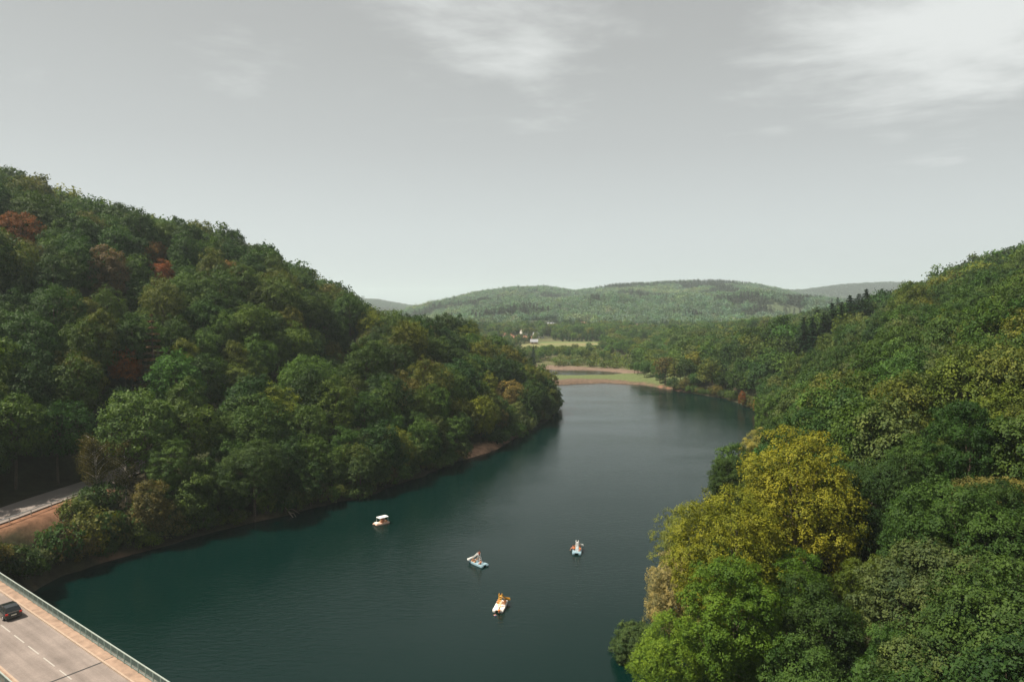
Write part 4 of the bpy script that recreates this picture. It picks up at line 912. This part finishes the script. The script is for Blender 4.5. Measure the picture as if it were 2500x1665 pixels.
def cab(xv, wb, wt, z0, z1): return [(xv, -wb / 2, z0), (xv, wb / 2, z0), (xv, wt / 2, z1), (xv, -wt / 2, z1)]
MB().loft([cab(.10, 1.64, 1.60, .95, .99), cab(.45, 1.66, 1.30, .97, 1.44), cab(1.3, 1.68, 1.32, .97, 1.52), cab(2.2, 1.66, 1.28, .96, 1.47), cab(3.05, 1.58, 1.5, .93, .97)]).build('cabin', CARP, car, smooth=False, bevel=.05)
MB().add([(.14, -.66, 1.03), (.14, .66, 1.03), (.415, .56, 1.40), (.415, -.56, 1.40), (.20, -.66, 1.03), (.20, .66, 1.03), (.46, .56, 1.40), (.46, -.56, 1.40)], [(0, 1, 2, 3), (4, 5, 6, 7), (0, 1, 5, 4), (2, 3, 7, 6), (0, 3, 7, 4), (1, 2, 6, 5)]).build('rear_window', GLASS, car)
MB().add([(2.32, -.58, 1.43), (2.32, .58, 1.43), (3.0, .7, 1.0), (3.0, -.7, 1.0), (2.30, -.58, 1.38), (2.30, .58, 1.38), (2.95, .7, .97), (2.95, -.7, .97)], [(0, 1, 2, 3), (4, 5, 6, 7), (0, 1, 5, 4), (2, 3, 7, 6), (0, 3, 7, 4), (1, 2, 6, 5)]).build('windscreen', GLASS, car)
for s_ in (-1, 1):
    for xa, xb in ((.62, 1.32), (1.40, 2.35)):
        MB().add([(xa, s_ * .845, 1.02), (xb + .12, s_ * .845, 1.02), (xb - .1, s_ * .69, 1.42), (xa + .08, s_ * .69, 1.42), (xa, s_ * .80, 1.02), (xb + .12, s_ * .80, 1.02), (xb - .1, s_ * .64, 1.42), (xa + .08, s_ * .64, 1.42)], [(0, 1, 2, 3), (4, 5, 6, 7), (0, 1, 5, 4), (2, 3, 7, 6), (0, 3, 7, 4), (1, 2, 6, 5)]).build('side_window', GLASS, car)
    MB().box((.035, s_ * .68, .80), (.12, .28, .20)).build('tail_light', TAIL, car, bevel=.03)
    MB().box((2.55, s_ * .98, 1.02), (.14, .2, .14)).build('wing_mirror', CARP, car, bevel=.03)
    for xw in (.72, 3.25):
        wh = MB().tube([(xw, s_ * .70, .31), (xw, s_ * .90, .31)], [.31, .31], 20).build('wheel', TYRE, car); MB().tube([(xw, s_ * .88, .31), (xw, s_ * .915, .31)], [.20, .19], 14).build('rim', RIM, wh)
MB().box((-.012, 0, .62), (.03, .52, .12)).build('number_plate', PLATE, car); MB().box((.0, 0, .36), (.14, 1.6, .2)).build('bumper', CARP, car, bevel=.04); MB().box((.035, 0, .965), (.06, 1.2, .03)).build('tailgate_trim', CHROME, car)

# ------------------------------------------------------------------ people
SKIN = material('skin', (0.46, 0.22, 0.14), .6, .3); HAIRM = material('dark_hair', (0.035, 0.022, 0.015), .7, .2)
SUITS = {'red': material('red_swimwear', (0.50, 0.04, 0.025), .7, .2), 'blue': material('blue_swimwear', (0.03, 0.08, 0.25), .7, .2), 'orange': material('orange_vest', (0.75, 0.20, 0.03), .7, .2)}
POSES = {   # joint positions: pelvis at origin, x forward, z up; left limbs mirrored with small changes
 'sit': dict(chest=(-.06, 0, .34), neck=(-.05, 0, .52), head=(-.02, 0, .68), el=(.10, .30, .22), ha=(.32, .22, .16), kn=(.42, .12, .06), an=(.52, .12, -.36), to=(.68, .13, -.40)),
 'stand': dict(chest=(0, 0, .34), neck=(0, 0, .52), head=(.03, 0, .69), el=(.04, .28, .18), ha=(.22, .26, .02), kn=(.04, .11, -.42), an=(0, .11, -.86), to=(.16, .13, -.90)),
 'climb': dict(chest=(.10, 0, .33), neck=(.14, 0, .50), head=(.18, 0, .66), el=(.30, .24, .30), ha=(.45, .20, .44), kn=(.24, .12, -.34), an=(.10, .12, -.74), to=(.24, .12, -.80)),
 'swim': dict(chest=(.26, 0, .22), neck=(.40, 0, .32), head=(.50, 0, .46), el=(.55, .34, .16), ha=(.82, .20, .16), kn=(-.40, .14, -.14), an=(-.80, .14, -.20), to=(-.95, .16, -.26))}
def person(loc, rz, pose, suit, label):
    J = POSES[pose]; V_ = []; E_ = []; Rr = []
    def jt(p, r_, par=None):
        V_.append(p); Rr.append(r_); 
        if par is not None: E_.append((par, len(V_) - 1))
        return len(V_) - 1
    pel = jt((0, 0, 0), .15); ch = jt(J['chest'], .165, pel); ne = jt(J['neck'], .065, ch); hd = jt(J['head'], .105, ne); jt(tuple(np.array(J['head']) + (.01, 0, .10)), .085, hd)
    for s_ in (-1, 1):
        m = lambda p: (p[0] + (.03 * s_ if pose != 'sit' else 0), p[1] * s_, p[2])
        sh = jt((J['chest'][0], .19 * s_, J['chest'][2] + .10), .065, ch); e_ = jt(m(J['el']), .045, sh); h_ = jt(m(J['ha']), .034, e_)
        for k in range(5): jt(tuple(np.array(m(J['ha'])) + (.09 + .012 * (2 - abs(k - 2)), (k - 2) * .02 * s_, -.01 if k else .03)), .010, h_)
        hp = jt((0, .10 * s_, -.04), .105, pel); kn = jt(m(J['kn']), .065, hp); an = jt(m(J['an']), .042, kn); jt(m(J['to']), .036, an)
    me = bpy.data.meshes.new('body'); me.from_pydata(V_, E_, []); o = bpy.data.objects.new('person', me); COL.objects.link(o)
    md = o.modifiers.new('skin', 'SKIN'); me.skin_vertices[0].data[0].use_root = True
    for k, r_ in enumerate(Rr): me.skin_vertices[0].data[k].radius = (r_, r_)
    sb_ = o.modifiers.new('sub', 'SUBSURF'); sb_.levels = 1; sb_.render_levels = 1
    dg = bpy.context.evaluated_depsgraph_get(); bm_ = bpy.data.meshes.new_from_object(o.evaluated_get(dg)); o.modifiers.clear(); o.data = bm_; bm_.materials.clear(); bm_.materials.append(SKIN)
    for p in bm_.polygons: p.use_smooth = True
    o.location = loc; o.rotation_euler = (0, 0, rz); o.scale = (.85, .85, .85); tag(o, label, 'person')
    hd_ = Vector(J['head']); hr = MB().tube([hd_ + Vector((-.03, 0, -.08)), hd_ + Vector((-.035, 0, .04)), hd_ + Vector((-.02, 0, .15)), hd_ + Vector((0, 0, .20))], [.075, .125, .10, .02], 10).build('hair', HAIRM, o, smooth=True)
    c_ = Vector(J['chest'])
    if suit == 'orange': MB().tube([c_ * .45, c_, c_ + Vector((0, 0, .12))], [.19, .225, .17], 12).build('life_vest', SUITS[suit], o, smooth=True)
    else: MB().tube([Vector((0, 0, -.10)), Vector((0, 0, 0)), c_ * .5, c_ * 1.05], [.15, .185, .165, .185], 12).build('swimsuit', SUITS[suit], o, smooth=True)
    return o

# ------------------------------------------------------------------ pedal boats
GELW = material('white_gelcoat', (0.78, 0.74, 0.68), .35, .5, noise=.06, nscale=1.5); GELB = material('pale_blue_gelcoat', (0.24, 0.36, 0.42), .35, .5, noise=.06, nscale=1.5)
ORNG = material('orange_plastic', (0.66, 0.36, 0.055), .4, .5, noise=.06, nscale=2); WHTP = material('white_plastic', (0.78, 0.78, 0.76), .4, .5, noise=.05, nscale=2); SEATM = material('tan_seat', (0.62, 0.30, 0.14), .6, .3)
HULLP = material('peach_hull', (0.78, 0.52, 0.40), .4, .5, noise=.06, nscale=1.5)
def pontoon(yc, L, w, hull, parent):
    rings = []
    for xf, k, zl in ((-.5, .75, .05), (-.47, .95, -.12), (-.2, 1, -.20), (.2, 1, -.20), (.38, .85, -.10), (.47, .5, .12), (.5, .22, .26)):
        xx = xf * L; hw = w / 2 * k; rings.append([(xx, yc - hw * .6, zl), (xx, yc + hw * .6, zl), (xx, yc + hw, zl * .3 + .16), (xx, yc + hw * .92, .38), (xx, yc - hw * .92, .38), (xx, yc - hw, zl * .3 + .16)])
    return MB().loft(rings).build('hull', hull, parent, smooth=False, bevel=.03)
def pedalo(px, py, heading, hull, slidem, label, flip=1):
    p = at_plane(px, py, 0.0); root = empty('pedal_boat', (p.x, p.y, .0), heading); tag(root, label, 'pedal boat', 'pedal boats on the lake'); L = 5.0; bpy.context.view_layer.update()
    for s_ in (-1, 1): pontoon(s_ * .74, L, .66, hull, root)
    MB().box((-.1, 0, .42), (4.4, 2.1, .10)).build('deck', hull, root, bevel=.04)
    MB().box((-1.95, 0, .50), (.5, 1.9, .10)).build('bathing_step', hull, root, bevel=.03)
    for xx in (.55, 1.45):
        for s_ in (-1, 1):
            st_ = MB().box((xx, s_ * .62, .56), (.5, .52, .16)).build('seat', SEATM, root, bevel=.04); MB().box((xx - .27, s_ * .62, .80), (.10, .52, .46), ry=-.2).build('backrest', SEATM, st_, bevel=.03)
    MB().box((.95, 0, .62), (1.3, .26, .32)).build('pedal_box', hull, root, bevel=.04)
    # ladder leaning forward up to the slide platform
    a, t_ = Vector((-1.15, 0, .46)), Vector((-.35, 0, 2.30)); lad = MB()
    for s_ in (-1, 1): lad.bar(a + Vector((0, s_ * .26, 0)), t_ + Vector((.16, s_ * .26, .36)), .045)
    lo = lad.build('ladder', slidem, root)
    for k in range(1, 6): q = a.lerp(t_, k / 6); MB().box(q, (.16, .50, .05)).build('rung', slidem, lo)
    for s_ in (-1, 1): MB().tube([(-.19, s_ * .26, 2.66), (.1, s_ * .27, 2.74), (.35, s_ * .28, 2.45)], [.035] * 3).build('handle', slidem, lo)
    # chute: curved trough from the platform down over the side of the bow
    cp = catmull(np.array([(-.38, 0, 2.30), (.10, 0, 2.28), (.75, flip * .08, 1.82), (1.40, flip * .35, 1.22), (1.95, flip * .85, .86), (2.15, flip * 1.40, .70)]), 5); rings = []
    for i, q in enumerate(cp):
        d = Vector(cp[min(i + 1, len(cp) - 1)] - cp[max(i - 1, 0)]).normalized(); s3_ = Vector((-d.y, d.x, 0)).normalized(); u_ = d.cross(s3_) * -1; u_ = u_ if u_.z > 0 else -u_; q = Vector(q)
        rings.append([q - s3_ * .30 + u_ * .26, q - s3_ * .26, q + s3_ * .26, q + s3_ * .30 + u_ * .26, q + s3_ * .35 + u_ * .26, q + s3_ * .30 - u_ * .05, q - s3_ * .30 - u_ * .05, q - s3_ * .35 + u_ * .26])
    MB().loft(rings).build('slide', slidem, root, smooth=False)
    for s_ in (-1, 1): MB().bar((.1, s_ * .22, .46), (.1, s_ * .22, 2.2), .035).build('slide_post', slidem, root)
    root.scale = (.78, .78, .78)
    return root
def on(root, x_, y_, z_): bpy.context.view_layer.update(); return root.matrix_basis @ Vector((x_, y_, z_))
h1_ = R(78); b1 = pedalo(1222, 1482, h1_, GELW, ORNG, 'white pedal boat with orange ladder and slide, nearest the camera', flip=-1)
h2_ = math.atan2(-2.6, 2.3) + math.pi; b2 = pedalo(1168, 1377, h2_, GELB, WHTP, 'pale blue pedal boat with white slide, pointing left with someone atop the ladder', flip=1)
h3_ = R(82); b3 = pedalo(1409, 1346, h3_, GELB, WHTP, 'pale blue pedal boat with upright white ladder, farthest right on the lake', flip=-1)
person(on(b2, -.35, 0, 2.46), h2_, 'sit', 'red', 'person in red swimwear sitting on top of the white slide')
person(on(b2, -1.35, .45, .62), h2_ + .6, 'sit', 'orange', 'person in orange vest sitting at the ladder foot of the left blue pedal boat')
person(on(b3, -.75, -.72, .64), h3_ + 2.6, 'sit', 'orange', 'person in orange vest sitting right of the ladder on the right blue pedal boat')
person(on(b3, -.5, .68, .64), h3_, 'sit', 'orange', 'person in orange vest sitting left of the ladder on the right blue pedal boat')
person(on(b3, .25, 1.02, .62), h3_ + 1.57, 'sit', 'red', 'person sitting on the left edge of the right blue pedal boat')
person(on(b1, -2.75, -.35, .25), h1_, 'climb', 'orange', 'swimmer in an orange vest climbing onto the near end of the white pedal boat')
person(on(b1, -3.9, .1, -.28), h1_ + .3, 'swim', 'blue', 'swimmer in the water just below the white pedal boat')
# covered boat
p = at_plane(930, 1279, 0); hc = math.atan2(3.0, 3.1) + math.pi; cb = empty('covered_boat', (p.x, p.y, 0), hc); cb.scale = (.72, .72, .72); tag(cb, 'small peach-hulled boat with a white canopy roof near the left shore', 'boat')
for s_ in (-1, 1): pontoon(s_ * .70, 4.8, .66, HULLP, cb)
MB().box((-.1, 0, .42), (4.3, 2.0, .10)).build('deck', HULLP, cb, bevel=.04)
MB().box((1.45, 0, .60), (.9, 1.5, .28)).build('bow_box', GELW, cb, bevel=.05)
for xx in (-.2, -1.3):
    for s_ in (-1, 1): st_ = MB().box((xx, s_ * .5, .58), (.5, .6, .22)).build('seat', SEATM, cb, bevel=.04); MB().box((xx - .27, s_ * .5, .86), (.10, .6, .5)).build('backrest', SEATM, st_, bevel=.03)
for xx, xt in ((1.0, .75), (-1.95, -1.75)):
    for s_ in (-1, 1): MB().bar((xx, s_ * .92, .45), (xt, s_ * .85, 1.98), .035).build('post', WHTP, cb)
MB().loft([[(xx, -1.02, zb), (xx, 1.02, zb), (xx, .95, zb + .12), (xx, 0, zb + .2), (xx, -.95, zb + .12)] for xx, zb in ((-2.05, 1.94), (-1.8, 1.98), (.7, 1.98), (1.0, 1.92))]).build('canopy', WHTP, cb, bevel=.03)
person(on(cb, -.15, .5, .82), hc, 'sit', 'orange', 'passenger in orange sitting under the canopy of the covered boat')
person(on(cb, -1.25, -.5, .82), hc, 'sit', 'blue', 'passenger in blue sitting at the back of the covered boat')

# ------------------------------------------------------------------ driftwood
DEAD = material('dead_wood', (0.20, 0.16, 0.12), .9, .2, noise=.3, nscale=3, bump=.4, bscale=9)
p = at_plane(712, 1262, 0); dw = empty('driftwood', (p.x, p.y, 0), .0); tag(dw, 'bare dead tree leaning from the left bank into the water', 'driftwood')
MB().tube([(-4.0, 4.8, 2.6), (-2.2, 2.6, 1.5), (-.6, .8, .5), (.8, -.6, -.3)], [.20, .17, .13, .07], 7).build('trunk', DEAD, dw, smooth=True)
for a, b_, c_ in (((-1.6, 1.9, 1.1), (-.2, 1.6, 1.2), (1.4, .9, .5)), ((-.9, 1.1, .7), (.2, .9, .5), (1.2, -.4, -.1)), ((-2.6, 3.1, 1.7), (-1.2, 3.0, 2.2), (.3, 2.2, 1.6))): MB().tube([a, b_, c_], [.08, .055, .02], 5).build('branch', DEAD, dw, smooth=True)
# ------------------------------------------------------------------ haze
hz = bpy.data.materials.new('haze'); hz.use_nodes = True; nt = hz.node_tree; nt.nodes.clear()
ho = N(nt.nodes, 'ShaderNodeOutputMaterial'); pv = N(nt.nodes, 'ShaderNodeVolumePrincipled', inp={'Color': (0.82, 0.96, 1.0, 1), 'Density': 0.00012, 'Anisotropy': 0.2})
nt.links.new(pv.outputs[0], ho.inputs['Volume'])
top = float(verts[:, 2].max()) + 45
hb = MB().box((0, 1300, (top - 7) / 2), (17600, 13200, top + 7)).build('haze', hz); tag(hb, 'thin pale summer haze filling the valley', 'haze', kind='stuff')
hb.display_type = 'WIRE'
